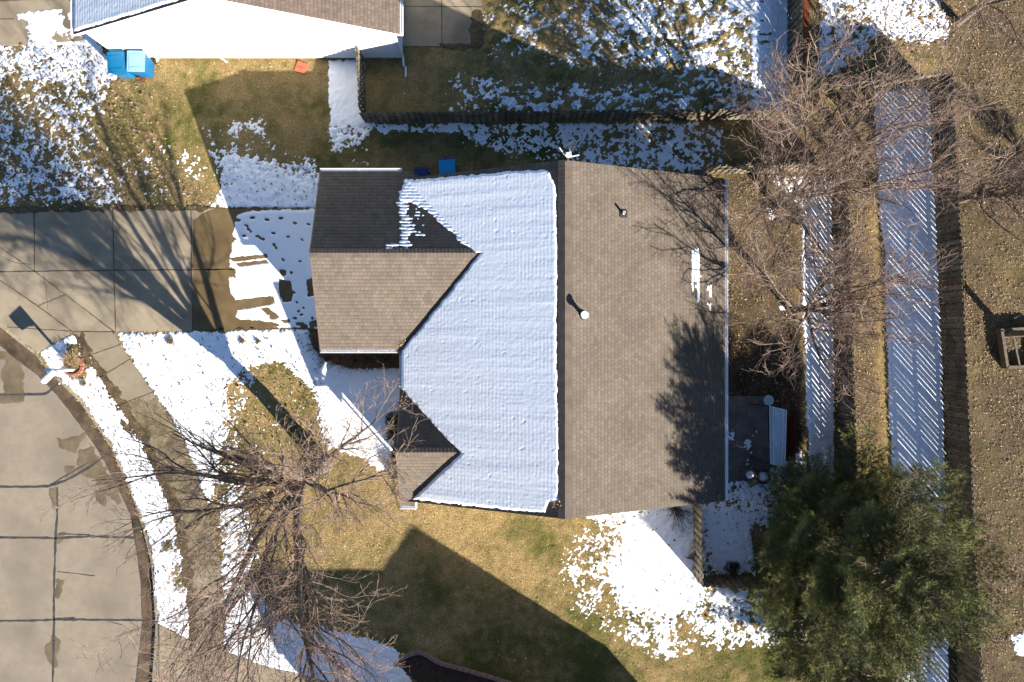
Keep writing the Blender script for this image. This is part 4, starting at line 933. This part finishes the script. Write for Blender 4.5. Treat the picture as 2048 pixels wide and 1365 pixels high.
# ------------------------------------------------------------------ pines
def pine(label, base, h, rad, seed, nb=95, tuft=1.0, tl=.17):
    R = np.random.default_rng(seed); root = empty('pine_tree', base, label, 'tree')
    t = Tubes(); t.add([[0, 0, -.1], [0, 0, h*.5], [.03, .02, h]], [.17, .10, .02], 8); t.build('trunk', M['bark'], root)
    br = Tubes(); tp = []; td = []; tone = []
    for i in range(nb):
        f = (i+.5)/nb; z = .35+(h-.5)*f**1.05; az = i*2.399+R.uniform(-.4, .4)
        prof = (np.sin(min(1.0, (1-f)*1.25+.06)*np.pi/2)**.9)*min(1, .72+f*1.6)
        L = rad*prof*(R.uniform(.5, .8) if R.uniform() < .35 else R.uniform(.9, 1.2))
        el = .05+.75*f**1.6; d = np.array([np.cos(az)*np.cos(el), np.sin(az)*np.cos(el), np.sin(el)])
        n = 9; pts = [np.array([0, 0, z])]; dd = d.copy()
        for k in range(n):
            dd = dd+R.normal(0, .06, 3)+np.array([0, 0, .035*(k-2)]); dd /= np.linalg.norm(dd); pts.append(pts[-1]+dd*L/n)
        br.add(pts, np.linspace(.035, .008, n+1), 4); pts = np.array(pts); tn = R.uniform(.55, 1.4)
        ns = int(5+L*6.5)
        for s in range(ns):
            q = .22+.78*(s+.5)/ns; x = q*n; k = min(int(x), n-1); p0 = pts[k]+(pts[k+1]-pts[k])*(x-k); bd = pts[k+1]-pts[k]; bd /= np.linalg.norm(bd)
            sd = 1 if s % 2 else -1; pn = np.cross(bd, [0, 0, 1]); pn /= np.linalg.norm(pn)
            l2 = L*(.42*(1-q)+.12)*R.uniform(.7, 1.2); d2 = bd*.75+pn*sd*R.uniform(.55, .95)+np.array([0, 0, R.uniform(-.05, .3)]); d2 /= np.linalg.norm(d2)
            p1 = p0+d2*l2; br.add([p0, (p0+p1)/2+[0, 0, -.01], p1], [.012, .008, .006], 3)
            m_ = max(2, int(l2/.085))
            for w_ in range(m_):
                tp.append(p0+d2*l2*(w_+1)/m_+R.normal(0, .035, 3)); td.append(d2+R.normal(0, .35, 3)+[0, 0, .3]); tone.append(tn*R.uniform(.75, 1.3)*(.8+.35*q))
        tp.append(pts[-1]); td.append(dd); tone.append(tn*1.1)
    br.build('boughs', M['bark'], root)
    tp = np.array(tp); td = np.array(td); td /= np.linalg.norm(td, axis=1)[:, None]; tone = np.array(tone); K = int(15*tuft)
    n = len(tp); base_ = np.repeat(tp, K, 0); dr = np.repeat(td, K, 0)*.55+R.normal(0, .55, (n*K, 3)); dr /= np.linalg.norm(dr, axis=1)[:, None]
    ln = R.uniform(.7, 1.15, (n*K, 1))*tl; sdv = np.cross(dr, R.normal(0, 1, (n*K, 3))); sdv /= np.linalg.norm(sdv, axis=1)[:, None]+1e-9
    wdt = .0055; A = base_-sdv*wdt; B = base_+sdv*wdt; C = base_+dr*ln
    V = np.stack([A, B, C], 1).reshape(-1, 3); F = np.arange(n*K*3).reshape(-1, 3)
    tt = np.repeat(np.repeat(tone, K)*R.uniform(.75, 1.25, n*K), 3)[:, None]; wv = np.repeat(R.uniform(0, 1, n*K), 3)[:, None]
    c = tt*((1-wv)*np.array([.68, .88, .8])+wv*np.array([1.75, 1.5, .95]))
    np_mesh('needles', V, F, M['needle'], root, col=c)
    return root
pine('large dark green pine covering the fences at lower right', PG(1648, 1068), 7.9, 4.45, 3, nb=118, tuft=1.25, tl=.2)
pine('smaller blurred green pine at the bottom right, south of the large one', PG(1655, 1290), 5.2, 3.0, 9, nb=80, tuft=.9)
pine('evergreen outside the right edge whose round shadow falls behind the fence corner', PG(2290, 590), 4.8, 2.0, 12, nb=40, tuft=.8)

# ------------------------------------------------------------------ shrubs
def twig_shrub(label, base, r, h, seed, n=38, group=None, tint=(1, 1, 1), name='bare_shrub'):
    R = random.Random(seed); T = Tubes()
    for i in range(n):
        az = R.uniform(0, 6.28); el = R.uniform(.35, 1.4); L = h*R.uniform(.7, 1.1) if el > 1 else min(r*R.uniform(.8, 1.2)/math.cos(el), h*1.3)
        d = np.array([math.cos(az)*math.cos(el), math.sin(az)*math.cos(el), math.sin(el)]); p = np.array([R.gauss(0, .04), R.gauss(0, .04), 0.0]); pts = [p]
        for k in range(5): d = d+np.array([R.gauss(0, .14), R.gauss(0, .14), .05]); d /= np.linalg.norm(d); pts.append(pts[-1]+d*L/5)
        g = R.uniform(.6, 1.2); c = (g*tint[0], g*tint[1], g*tint[2]); T.add(pts, np.linspace(.009, .004, 6), 3, c)
        for j in range(3):
            q = pts[R.randint(2, 4)]; d2 = d+np.array([R.gauss(0, .6), R.gauss(0, .6), R.gauss(0, .3)]); d2 /= np.linalg.norm(d2); T.add([q, q+d2*L*.18, q+d2*L*.33+np.array([0, 0, .02])], [.006, .005, .004], 3, c)
    o = T.build(name, M['twig'], None); o.location = base; return tag(o, label, 'shrub', group)
def leaf_shrub(label, base, r, h, seed, n=2600, group=None, tint=(1, 1, 1), m='ever', ls=.035, name='evergreen_shrub', cat='shrub'):
    R = np.random.default_rng(seed); root = empty(name, base, label, cat, group)
    T = Tubes()
    for i in range(14):
        az = i*2.4; q = np.array([np.cos(az)*r*.7, np.sin(az)*r*.7, h*R.uniform(.4, .8)]); T.add([[0, 0, 0], q*.5+[0, 0, .05], q], [.014, .01, .005], 4)
    T.build('stems', M['bark'], root)
    cl = R.normal(0, 1, (26, 3)); cl /= np.linalg.norm(cl, axis=1)[:, None]; cl[:, 2] = np.abs(cl[:, 2]); cl = cl*np.array([r*.75, r*.75, h*.75])*R.uniform(.5, 1, (26, 1)); cl[:, 2] += h*.12
    p = cl[R.integers(0, 26, n)]+R.normal(0, 1, (n, 3))*np.array([r*.17, r*.17, h*.13]); p[:, 2] = np.abs(p[:, 2])
    d = R.normal(0, 1, (n, 3)); d /= np.linalg.norm(d, axis=1)[:, None]; e = np.cross(d, R.normal(0, 1, (n, 3))); e /= np.linalg.norm(e, axis=1)[:, None]
    V = np.stack([p-e*ls*.35, p+d*ls*.5-e*.0, p+e*ls*.35, p-d*ls*.6], 1).reshape(-1, 3); F = np.arange(n*4).reshape(-1, 4)
    c = np.repeat(R.uniform(.6, 1.5, (n, 1))*np.array(tint), 4, 0); np_mesh('leaves', V, F, M[m], root, col=c); return root
sg = 'bare shrubs along the garage wall'
for i, (x, y, lab) in enumerate([(655, 716, 'bare shrub at the garage corner, first of the row'), (683, 719, 'second bare shrub of the row under the garage eave'), (712, 722, 'middle bare shrub of the row under the garage eave'),
        (742, 722, 'fourth bare shrub from the garage corner'), (772, 720, 'bare shrub of the row nearest the house entry')]):
    twig_shrub(lab, P(x, y), .52, .75, 100+i, 46, sg, (.75, .6, .5))
twig_shrub('bare twiggy shrub on the snow beside the garage front corner', P(634, 690), .5, .7, 110, 40, None, (.7, .6, .5))
twig_shrub('dark twiggy shrub in the snow under the south roof edge', P(1350, 1018), .95, .9, 111, 90, None, (.35, .35, .38))
for i, (x, y, r_, lab) in enumerate([(785, 838, .42, 'dark evergreen shrub by the entry, northern one'), (788, 862, .36, 'dark evergreen shrub touching the northern entry shrub'), (787, 925, .42, 'green shrub with snow beside the small front gable'), (790, 948, .25, 'small green shrub at the south end of the entry bed')]):
    leaf_shrub(lab, P(x, y), r_, .55, 120+i, 1500, None)
leaf_shrub('round dark shrub in the snow corner beside the pine', P(1462, 1134), .36, .5, 131, 1500, None, (.5, .4, .35))
leaf_shrub('tuft of brown clover-like plants on the driveway edge snow', P(340, 682), .28, .10, 132, 420, None, (4.2, 2.6, 1.5), name='weed_clump', cat='plant')
leaf_shrub('brown dry plant in the front snow, left of a pair', P(485, 683), .20, .2, 133, 300, None, (3.4, 1.6, 1.3), name='weed_clump', cat='plant')
leaf_shrub('brown dry plant in the front snow, right of a pair', P(517, 684), .15, .2, 134, 240, None, (3.4, 1.6, 1.3), name='weed_clump', cat='plant')
leaf_shrub('leafy weed clump on the snowy verge below the mailbox', P(168, 767), .22, .12, 135, 300, None, (5, 3.5, 1.8), name='weed_clump', cat='plant')
leaf_shrub('leafy weed clump on the narrow verge snow farther down the street', P(335, 1094), .34, .1, 136, 420, None, (4, 2.8, 1.6), name='weed_clump', cat='plant')

# ------------------------------------------------------------------ small things
def wheelie(label, loc, rz, body, lid, group=None, w_=.60, d_=.70, h=1.02):
    r = empty('wheelie_bin', loc, label, 'bin', group, rz)
    mb = MB(); b0, b1 = .40, .5; z0, z1 = .06, h-.05; pr = [(z0, .70), (z0+.5, .86), (z1, .96)]; vs = []
    for z, s in pr:
        x, y = w_/2*s, d_/2*s; k = .05
        vs += [(-x+k, -y+.0+(0), z), (x-k, -y, z), (x, -y+k, z), (x, y-k, z), (x-k, y, z), (-x+k, y, z), (-x, y-k, z), (-x, -y+k, z)]
    fs = [(j*8+i, j*8+(i+1) % 8, (j+1)*8+(i+1) % 8, (j+1)*8+i) for j in range(2) for i in range(8)]+[tuple(reversed(range(8)))]
    mb.add(vs, fs); mb.build('body', M[body], r)
    mb = MB(); mb.box((0, 0, h), (w_+.02, d_+.02, .06)); ld = mb.build('lid', M[lid], r, bevel=.02)
    mb = MB(); mb.box((0, .02, h+.036), (w_*.74, d_*.60, .02)); mb.box((0, -d_*.36, h+.034), (w_*.74, .10, .018)); mb.build('panel', M[lid], ld, bevel=.006)
    mb = MB(); mb.tube([(-w_*.38, d_/2+.05, h+.0), (w_*.38, d_/2+.05, h+.0)], .017, 8); mb.bar((-w_*.34, d_/2-.04, h-.02), (-w_*.34, d_/2+.05, h), .03); mb.bar((w_*.34, d_/2-.04, h-.02), (w_*.34, d_/2+.05, h), .03); mb.build('handle', M[body], r)
    for s in (-1, 1):
        mb = MB(); mb.tube([(s*(w_/2-.09), d_/2-.05, .12), (s*(w_/2-.03), d_/2-.05, .12)], .12, 16); mb.build('wheel', M['black'], r)
    return r
wheelie('teal lidded wheelie bin against the white wall, left of the pair', G(-764, 538), .06, 'binteal', 'binteal', None, .72, .86)
b2 = wheelie('wheelie bin with pale blue lid against the white wall', G(-726, 540), -.02, 'bin', 'binlight', None, .72, .86)
mb = MB(); mb.box((.315, -.05, .8), (.012, .14, .14)); mb.build('sticker', M['trim'], b2)
wheelie('navy wheelie bin tucked by the garage corner in shade', G(-176, 318), .0, 'bindark', 'bindark', None, .62, .62)
wheelie('bright blue lidded wheelie bin on the dark north side grass', G(-125, 334), .07, 'bin', 'bincyan', None, .66, .66)

# mailbox on the verge
mbp = P(149, 739); r = empty('mailbox', mbp, 'white post mailbox leaning over the curb beside the round brick planter', 'mailbox')
mp = lambda px, py, z: P(px, py, z)-mbp
mb = MB(); mb.box((0, 0, .6), (.11, .11, 1.2), rz=.8); mb.build('post', M['trim'], r)
mb = MB(); ang = math.atan2(-(764-743), 90-112); d = Vector((math.cos(ang), math.sin(ang), 0)); c = mp(101, 752, 1.25); n_ = Vector((-d.y, d.x, 0))
prof = [(-.11, 0), (.11, 0), (.11, .13), (.075, .20), (0, .225), (-.075, .20), (-.11, .13)]; L2 = .34
vs = [c-d*L2+n_*x+Vector((0, 0, z)) for x, z in prof]+[c+d*L2+n_*x+Vector((0, 0, z)) for x, z in prof]
mb.add(vs, [(i, (i+1) % 7, 7+(i+1) % 7, 7+i) for i in range(7)]+[tuple(range(7)), tuple(reversed(range(7, 14)))]); bx = mb.build('box', M['trim'], r)
mb = MB(); mb.bar(c+n_*.12+d*.15+Vector((0, 0, .05)), c+n_*.12+d*.15+Vector((0, 0, .24)), .02, .012); mb.build('flag', M['orange'], bx)
mb = MB(); mb.bar(mp(91, 739, 1.05), mp(112, 742, 1.1), .14, .10); mb.build('newspaper_tube', M['trim'], r)
mb = MB(); mb.bar((0, 0, 1.13), c+d*.3+Vector((0, 0, -.05)), .10, .09); mb.build('arm', M['trim'], r)
# planter ring of bricks with ornamental grass
pc_ = P(148, 732); r = empty('brick_planter', pc_, 'round planter of orange bricks around dry ornamental grass by the mailbox', 'planter')
for k in range(13):
    a = -2.4+k*.36; mb = MB(); mb.box((.40*math.cos(a), .40*math.sin(a), .06), (.12, .135, .14), rz=a); mb.build('brick', M['brick'], r, bevel=.01)
mb = MB(); mb.lathe((0, 0, 0), [(.36, 0), (.36, .07), (.2, .09)], 20); mb.build('soil', M['mud'], r)
R_ = np.random.default_rng(5); T = Tubes()
for i in range(420):
    az = R_.uniform(0, 6.28); el = R_.uniform(.3, 1.3); L = R_.uniform(.35, .62); d = np.array([np.cos(az)*np.cos(el), np.sin(az)*np.cos(el), np.sin(el)]); p = np.array([R_.normal(0, .06), R_.normal(0, .06)+.02, .07])
    T.add([p, p+d*L*.5, p+d*L*.85-[0, 0, .04], p+d*L-[0, 0, .12]], [.004, .0035, .003, .0015], 3, np.array([1, 1, 1])*R_.uniform(.6, 1.2))
o = T.build('ornamental_grass', M['straw'], None); o.location = P(146, 722); tag(o, 'dry straw coloured ornamental grass tuft in the brick planter', 'plant')

# red square paver by the neighbour's wall
r = empty('paver_tile', P(603, 136), 'red four square tile lying in the grass near the white wall', 'tile', None, -.35)
for i in (-1, 1):
    for j in (-1, 1):
        mb = MB(); mb.box((i*.12, j*.12, .03), (.225, .225, .05)); mb.build('square', M['orange'], r, bevel=.008)
# limestone lump and leaf heap beside bins
leaf_shrub('heap of rust red leaves at the foot of the bins', P(286, 156), .28, .06, 150, 360, None, (7, 1.6, 1.2), name='leaf_heap', cat='leaves')
mb = MB(); mb.lathe((0, 0, -.02), [(.30, 0), (.33, .05), (.22, .12), (.08, .15)], 9); o = mb.build('stone_block', M['curb'], None); o.location = P(306, 114); tag(o, 'pale broken stone beside the bins at the white wall', 'stone')

# brick edging of the planting bed
EDGE = [(790,1330),(797,1322),(806,1316),(818,1309),(830,1305),(842,1304),(852,1308),(862,1315),(872,1322),(890,1329),(915,1335),(940,1342),(965,1349),(992,1357),(1020,1366),(1060,1378)]
r = empty('brick_edging', P(842, 1304), 'curving pinkish paver edging along the mulched bed', 'edging'); o0 = P(842, 1304)
e2 = resample(EDGE, 24)
for i in range(23):
    a, b = P(*e2[i]), P(*e2[i+1]); mb = MB(); c = (a+b)/2-o0; c.z = .05; d = b-a
    mb.box(c, (d.length*.94, .16, .11), rz=math.atan2(d.y, d.x)); mb.build('paver', M['paver'], r, bevel=.012)

# backyard furniture
c0 = PG(1557, 874); r = empty('patio_swing', c0, 'patio swing with pale cloth canopy and rust red cushion beside the patio', 'swing seat')
q_ = lambda px, py, z: P(px, py, z)-c0
can = MB(); g_ = 8; zt = 1.62
TL, TRr, BR, BL = (1539, 813), (1573, 821), (1570, 934), (1541, 928)
vs = []
for i in range(9):
    for j in range(5):
        u_, v_ = j/4, i/8; x = (TL[0]*(1-u_)+TRr[0]*u_)*(1-v_)+(BL[0]*(1-u_)+BR[0]*u_)*v_; y = (TL[1]*(1-u_)+TRr[1]*u_)*(1-v_)+(BL[1]*(1-u_)+BR[1]*u_)*v_
        vs.append(q_(x, y, zt+.05*math.sin(math.pi*u_)-.02*math.sin(math.pi*v_)))
can.add(vs+[v-Vector((0, 0, .02)) for v in vs], [(i*5+j, (i+1)*5+j, (i+1)*5+j+1, i*5+j+1) for i in range(8) for j in range(4)]+[(45+i*5+j+1, 45+(i+1)*5+j+1, 45+(i+1)*5+j, 45+i*5+j) for i in range(8) for j in range(4)])
cn = can.build('canopy', M['canopy'], r, smooth=True)
pi_ = MB()
for (a, b) in ((TL, TRr), (TRr, BR), (BR, BL), (BL, TL), ((1546, 815), (1548, 929)), ((1567, 820), (1564, 932))): pi_.tube([q_(*a, zt+.035), q_(*b, zt+.035)], .012, 6)
pi_.build('piping', M['trim'], cn)
for (x, y) in (TL, TRr, BR, BL):
    mb = MB(); t_ = q_(x, y, zt); mb.tube([t_, Vector((t_.x*1.25, t_.y*.97, .02))], .022, 8); mb.build('leg', M['dark_metal'], r)
mb = MB(); mb.box((.10, .02, .45), (.46, 1.9, .10)); mb.box((.34, .02, .68), (.07, 1.9, .42)); mb.build('cushion', M['cushion'], r, bevel=.02)
mb = MB(); mb.box((.10, .02, .38), (.54, 2.0, .04)); mb.build('seat', M['dark_metal'], r)
# chair with snow
c0 = PG(1493, 946); r = empty('garden_chair', c0, 'garden chair with snow on its seat beside the fire bowl', 'chair', None, .55)
mb = MB(); mb.box((0, 0, .42), (.50, .52, .04)); mb.build('seat', M['wood'], r)
mb = MB(); mb.box((0, -.40, .34), (.50, .28, .035), tx=.35); mb.build('footrest', M['wood'], r)
mb = MB()
mb.tube([(.27, -.25, .6), (.30, .0, .62), (.22, .27, .62)], .018, 6); a_ = mb.build('armrest', M['dark_metal'], r)
mb = MB(); mb.tube([(-.27, -.25, .6), (-.30, .0, .62), (-.22, .27, .62)], .018, 6); mb.build('armrest', M['dark_metal'], r)
mb = MB(); mb.box((0, .30, .66), (.48, .04, .50), tx=-.25); mb.build('backrest', M['wood'], r)
for x in (-.22, .22):
    for y in (-.22, .24): mb = MB(); mb.bar((x, y, 0), (x, y, .42), .03); mb.build('leg', M['dark_metal'], r)
mb = MB(); mb.lathe((0, .02, .44), [(.18, 0), (.17, .035), (.10, .05)], 12); o = mb.build('snow', M['snow'], None, smooth=True); o.location = c0; o.rotation_euler[2] = .55; tag(o, 'small cap of snow lying on the garden chair seat', 'snow')
c0 = PG(1521, 951); r = empty('fire_bowl', c0, 'round black fire bowl filled with snow near the chair', 'fire pit')
mb = MB(); mb.lathe((0, 0, 0), [(.12, .12), (.24, .22), (.31, .36), (.31, .39), (.27, .39), (.22, .30), (.0, .28)], 28, cap=False); mb.build('bowl', M['black'], r, smooth=False)
for k in range(3): a = k*2.09; mb = MB(); mb.bar((.1*math.cos(a), .1*math.sin(a), .16), (.24*math.cos(a), .24*math.sin(a), 0), .025); mb.build('leg', M['black'], r)
mb = MB(); mb.lathe((0, 0, .29), [(.215, 0), (.20, .03), (.12, .05), (.0, .055)], 18, cap=False); o = mb.build('snow', M['snow'], None, smooth=True); o.location = c0; tag(o, 'round patch of snow inside the black fire bowl', 'snow')
c0 = PG(1528, 799); r = empty('side_table', c0, 'small pale round side table at the far end of the patio', 'table')
mb = MB(); mb.lathe((0, 0, .5), [(.20, 0), (.22, .015), (.22, .03), (.19, .04), (.0, .032)], 24, cap=False); mb.build('tabletop', M['canopy'], r)
for k in range(3): a = k*2.09; mb = MB(); mb.bar((.14*math.cos(a), .14*math.sin(a), .5), (.18*math.cos(a), .18*math.sin(a), 0), .02); mb.build('leg', M['dark_metal'], r)
c0 = P(1494, 798); mb = MB(); mb.add([(-.11, .1, .03), (.13, .1, .03), (.01, -.16, .03), (-.11, .1, .045), (.13, .1, .045), (.01, -.16, .045)], ((0, 1, 2), (5, 4, 3), (0, 3, 4, 1), (1, 4, 5, 2), (2, 5, 3, 0))); o = mb.build('triangular_plate', M['wood'], None); o.location = c0; tag(o, 'small triangular metal plate lying on the shaded patio', 'plate')
# landing at the back door
c0 = G(398, -5); r = empty('door_landing', c0, 'grey wooden landing against the back wall under the eave', 'landing')
mb = MB()
for k in range(8): mb.box((.08, -1.55*.5+.11+k*.2, .28), (.85, .185, .04))
mb.build('boards', M['wood'], r)
for x in (-.3, .45):
    for y in (-.7, .7): mb = MB(); mb.box((x, y, .13), (.09, .09, .26)); mb.build('post', M['wood'], r)
# small board added in place of a triangular shadow by the south fence
c0 = P(1386, 1112); r = empty('shadow_board', c0, 'added dark triangular board standing in for a shadow at the bright fence', 'board')
mb = MB(); mb.add([(-.32, -.12, .01), (-.02, -.16, .02), (-.02, .42, .62), (-.33, -.10, .03), (-.03, -.14, .05), (-.04, .44, .64)], ((0, 1, 2), (5, 4, 3), (0, 3, 4, 1), (1, 4, 5, 2), (2, 5, 3, 0))); mb.build('board', M['wood'], r)
# timber frame at the right edge
c0 = PG(2025, 700); r = empty('timber_frame', c0, 'low rough timber frame with a stake at the right edge', 'frame')
for a, b in (((-.75, .85), (.9, .95)), ((-.7, .85), (-.45, -.75)), ((-.45, -.75), (1., -.7)), ((.9, .95), (1., -.7))):
    mb = MB(); mb.bar((*a, .18), (*b, .18), .12, .34); mb.build('timber', M['wood'], r)
mb = MB(); mb.bar((-.28, .75, .38), (-.0, -.72, .42), .07, .05); mb.build('stake', M['fence'], r)
# fallen leaves caught in the house valley and gutter are loose litter
# ------------------------------------------------------------------ turf blades and leaf litter
HOUSES = [[(1024+x, 682.5-y) for x, y in q] for q in ([(-180,-270),(370,-270),(370,278),(-180,278)], [(-340,2),(-180,2),(-180,292),(-340,292)], [(-196,-280),(-150,-280),(-150,-100),(-196,-100)], [(-780,566),(-222,566),(-222,900),(-780,900)])]
def scatter(n, seed, wfn, hide_pave=True):
    R = np.random.default_rng(seed); px = R.uniform(-60, 2110, n); py = R.uniform(-60, 1425, n)
    k = R.uniform(0, 1, n) < wfn(px, py); px, py = px[k], py[k]
    bad = on_pave(px, py, HOUSES, 0)
    if hide_pave: bad |= on_pave(px, py, pavpolys+[BED], 0) | on_pave(px, py, [LOW], -4)
    px, py = px[~bad], py[~bad]
    zg_ = np.zeros(px.shape)
    for _ in range(3): f = (H-zg_)/H; zg_ = gz((px-1024)*f, (682.5-py)*f)
    f = (H-zg_)/H; gx, gy = (px-1024)*f, (682.5-py)*f
    z = lawn_base(gx, gy); z = np.where(on_pave(px, py, pavpolys, 0), .026, z); z = np.where(on_pave(px, py, [LOW], 0), -.104, z)
    return px, py, np.stack([gx*S0, gy*S0, z], -1), R
def grassw(px, py):
    v = snow_v(px, py); l = samp(W_LEAF, px, py)
    return np.where(v > .05, .30*sstep(.75, .05, v), 1.0)*(1-.45*np.clip(l, 0, 1))*(1-.85*np.clip(samp(W_DARK, px, py), 0, 1))
px, py, p, R = scatter(400000, 71, grassw)
n = len(px); az = R.uniform(0, 2*np.pi, n); el = R.uniform(.2, .95, n); L = R.uniform(.045, .085, n)*(1+.5*np.clip(samp(W_TUS, px, py), 0, 1))
d = np.stack([np.cos(az)*np.cos(el), np.sin(az)*np.cos(el), np.sin(el)], -1); s_ = np.stack([-np.sin(az), np.cos(az), np.zeros(n)], -1)*R.uniform(.006, .012, n)[:, None]
base_ = p-[0, 0, .004]; V = np.stack([base_-s_, base_+s_, base_+d*L[:, None]], 1).reshape(-1, 3)
g1 = np.clip(samp(W_GREEN, px, py)+.5*fbm(px, py, 70, 3, 21)+.4*fbm(px, py, 14, 3, 22)+R.normal(0, .22, n), 0, 1)[:, None]
c = ((1-g1)*np.array([.51, .375, .16])+g1*np.array([.13, .138, .034]))*R.uniform(.6, 1.3, (n, 1))*(1+.35*fbm(px, py, 5.5, 2, 24))[:, None]
o = np_mesh('grass', V, np.arange(n*3).reshape(-1, 3), M['grass'], col=np.repeat(c, 3, 0)); o['kind'] = 'stuff'; tag(o, 'short dormant straw and olive coloured lawn grass', 'grass')
def leafw(px, py): return np.clip(samp(W_LEAF, px, py)*(.75+.9*fbm(px, py, 34, 4, 25))-.01, 0, 1)*(1-.6*np.clip(samp(W_DARK, px, py)*1.6-.6, 0, 1))*(1-.75*(snow_v(px, py) > .1))
W_EXTRA = wmap([(VERGE, .05, 4), ([(230,665),(640,660),(640,740),(520,740),(420,900),(300,760)], .035, 8), ([(1400,960),(1600,960),(1600,1160),(1400,1160)], .05, 10), ([(470,700),(640,740),(640,940),(450,960)], .07, 20), ([(1150,1010),(1390,1010),(1600,1200),(1400,1280),(1200,1240)], .012, 10), ([(0,90),(240,90),(400,415),(0,415)], .10, 20), ([(440,300),(640,330),(640,415),(430,415)], .03, 10), ([(1640,0),(1900,0),(1900,90),(1640,160)], .12, 10)], 0)
LEAFC = np.array([[.30, .19, .10], [.22, .12, .06], [.42, .30, .19], [.15, .09, .05], [.27, .20, .13], [.38, .30, .22]])
def leaves(px, py, p, R, nm, sz=(.020, .040)):
    n = len(px); az = R.uniform(0, 2*np.pi, n); t = R.normal(0, .45, (n, 2)); s = sz[0]+(sz[1]*1.25-sz[0])*R.uniform(0, 1, n)**2.2
    nrm = np.stack([t[:, 0], t[:, 1], np.ones(n)], -1); nrm /= np.linalg.norm(nrm, axis=1)[:, None]
    a = np.stack([np.cos(az), np.sin(az), np.zeros(n)], -1); a -= nrm*(a*nrm).sum(1)[:, None]; b = np.cross(nrm, a); q = p+[0, 0, .03]
    s = s[:, None]; curl = nrm*s*R.uniform(0, .5, (n, 1))
    V = np.stack([q-a*s, q-b*s*.55+curl*.3, q+a*s+curl, q+b*s*.55+curl*.3], 1).reshape(-1, 3)
    c = LEAFC[R.integers(0, 6, n)]*R.uniform(.55, 1.3, (n, 1))
    o = np_mesh('leaf_litter', V, np.arange(n*4).reshape(-1, 4), M['leaf'], col=np.repeat(c, 4, 0)); o['kind'] = 'stuff'; return o
px, py, p, R = scatter(330000, 72, leafw); tag(leaves(px, py, p, R, 'l'), 'brown fallen leaves covering the ground beyond and between the fences', 'leaves')
px, py, p, R = scatter(700000, 73, lambda x, y: samp(W_EXTRA, x, y)); tag(leaves(px, py, p+[0, 0, .03], R, 'l', (.035, .065)), 'scattered dark dead leaves lying on the front yard snow', 'leaves')
W_GUT = wmap([([(x, y) for x, y in GUT[1:13]]+[(x+14, y-8) for x, y in reversed(GUT[1:13])], .14, 5), ([(700,655),(800,655),(800,700),(700,700)], 0, 3), ([(118,845),(165,850),(150,900),(120,900)], .16, 8), ([(90,780),(140,780),(140,870),(90,870)], .025, 8), ([(170,860),(250,860),(300,1100),(240,1100)], .12, 10)], 0)
px, py, p, R = scatter(60000, 74, lambda x, y: samp(W_GUT, x, y), False); k = on_pave(px, py, [LOW], 0) ; p = p[k]; tag(leaves(px[k], py[k], p-[0, 0, .02], R, 'l', (.018, .035)), 'dead leaves and twigs gathered along the wet street gutter', 'leaves')
px, py, p, R = scatter(60000, 77, lambda x, y: np.where(on_pave(x, y, [PATIO], 0), .9, 0)*(fbm(x, y, 18, 3, 96) > -.1), False); tag(leaves(px, py, p, R, 'l', (.015, .035)), 'dark leaf bits strewn over the shaded patio slab', 'leaves')
# leaves caught at the roof valley corners
R = np.random.default_rng(9); pts = []
for (x0, y0, n_, sp, fz) in ((1447, 700, 0, 1, zmE), (806, 690, 130, 4.5, zgS), (803, 704, 70, 4, lambda gx, gy: ZE-.03), (806, 800, 90, 6, zeN), (1110, 1010, 30, 5, zmW), (1438, 996, 60, 5, zmE)):
    for i in range(n_):
        q = roofz(x0+R.normal(0, sp), y0+R.normal(0, sp), fz); pts.append((q.x, q.y, q.z+.0))
p = np.array(pts); o = leaves(p[:, 0], p[:, 1], p, R, 'l', (.022, .045)); tag(o, 'rust brown leaves caught in the roof valleys', 'leaves')
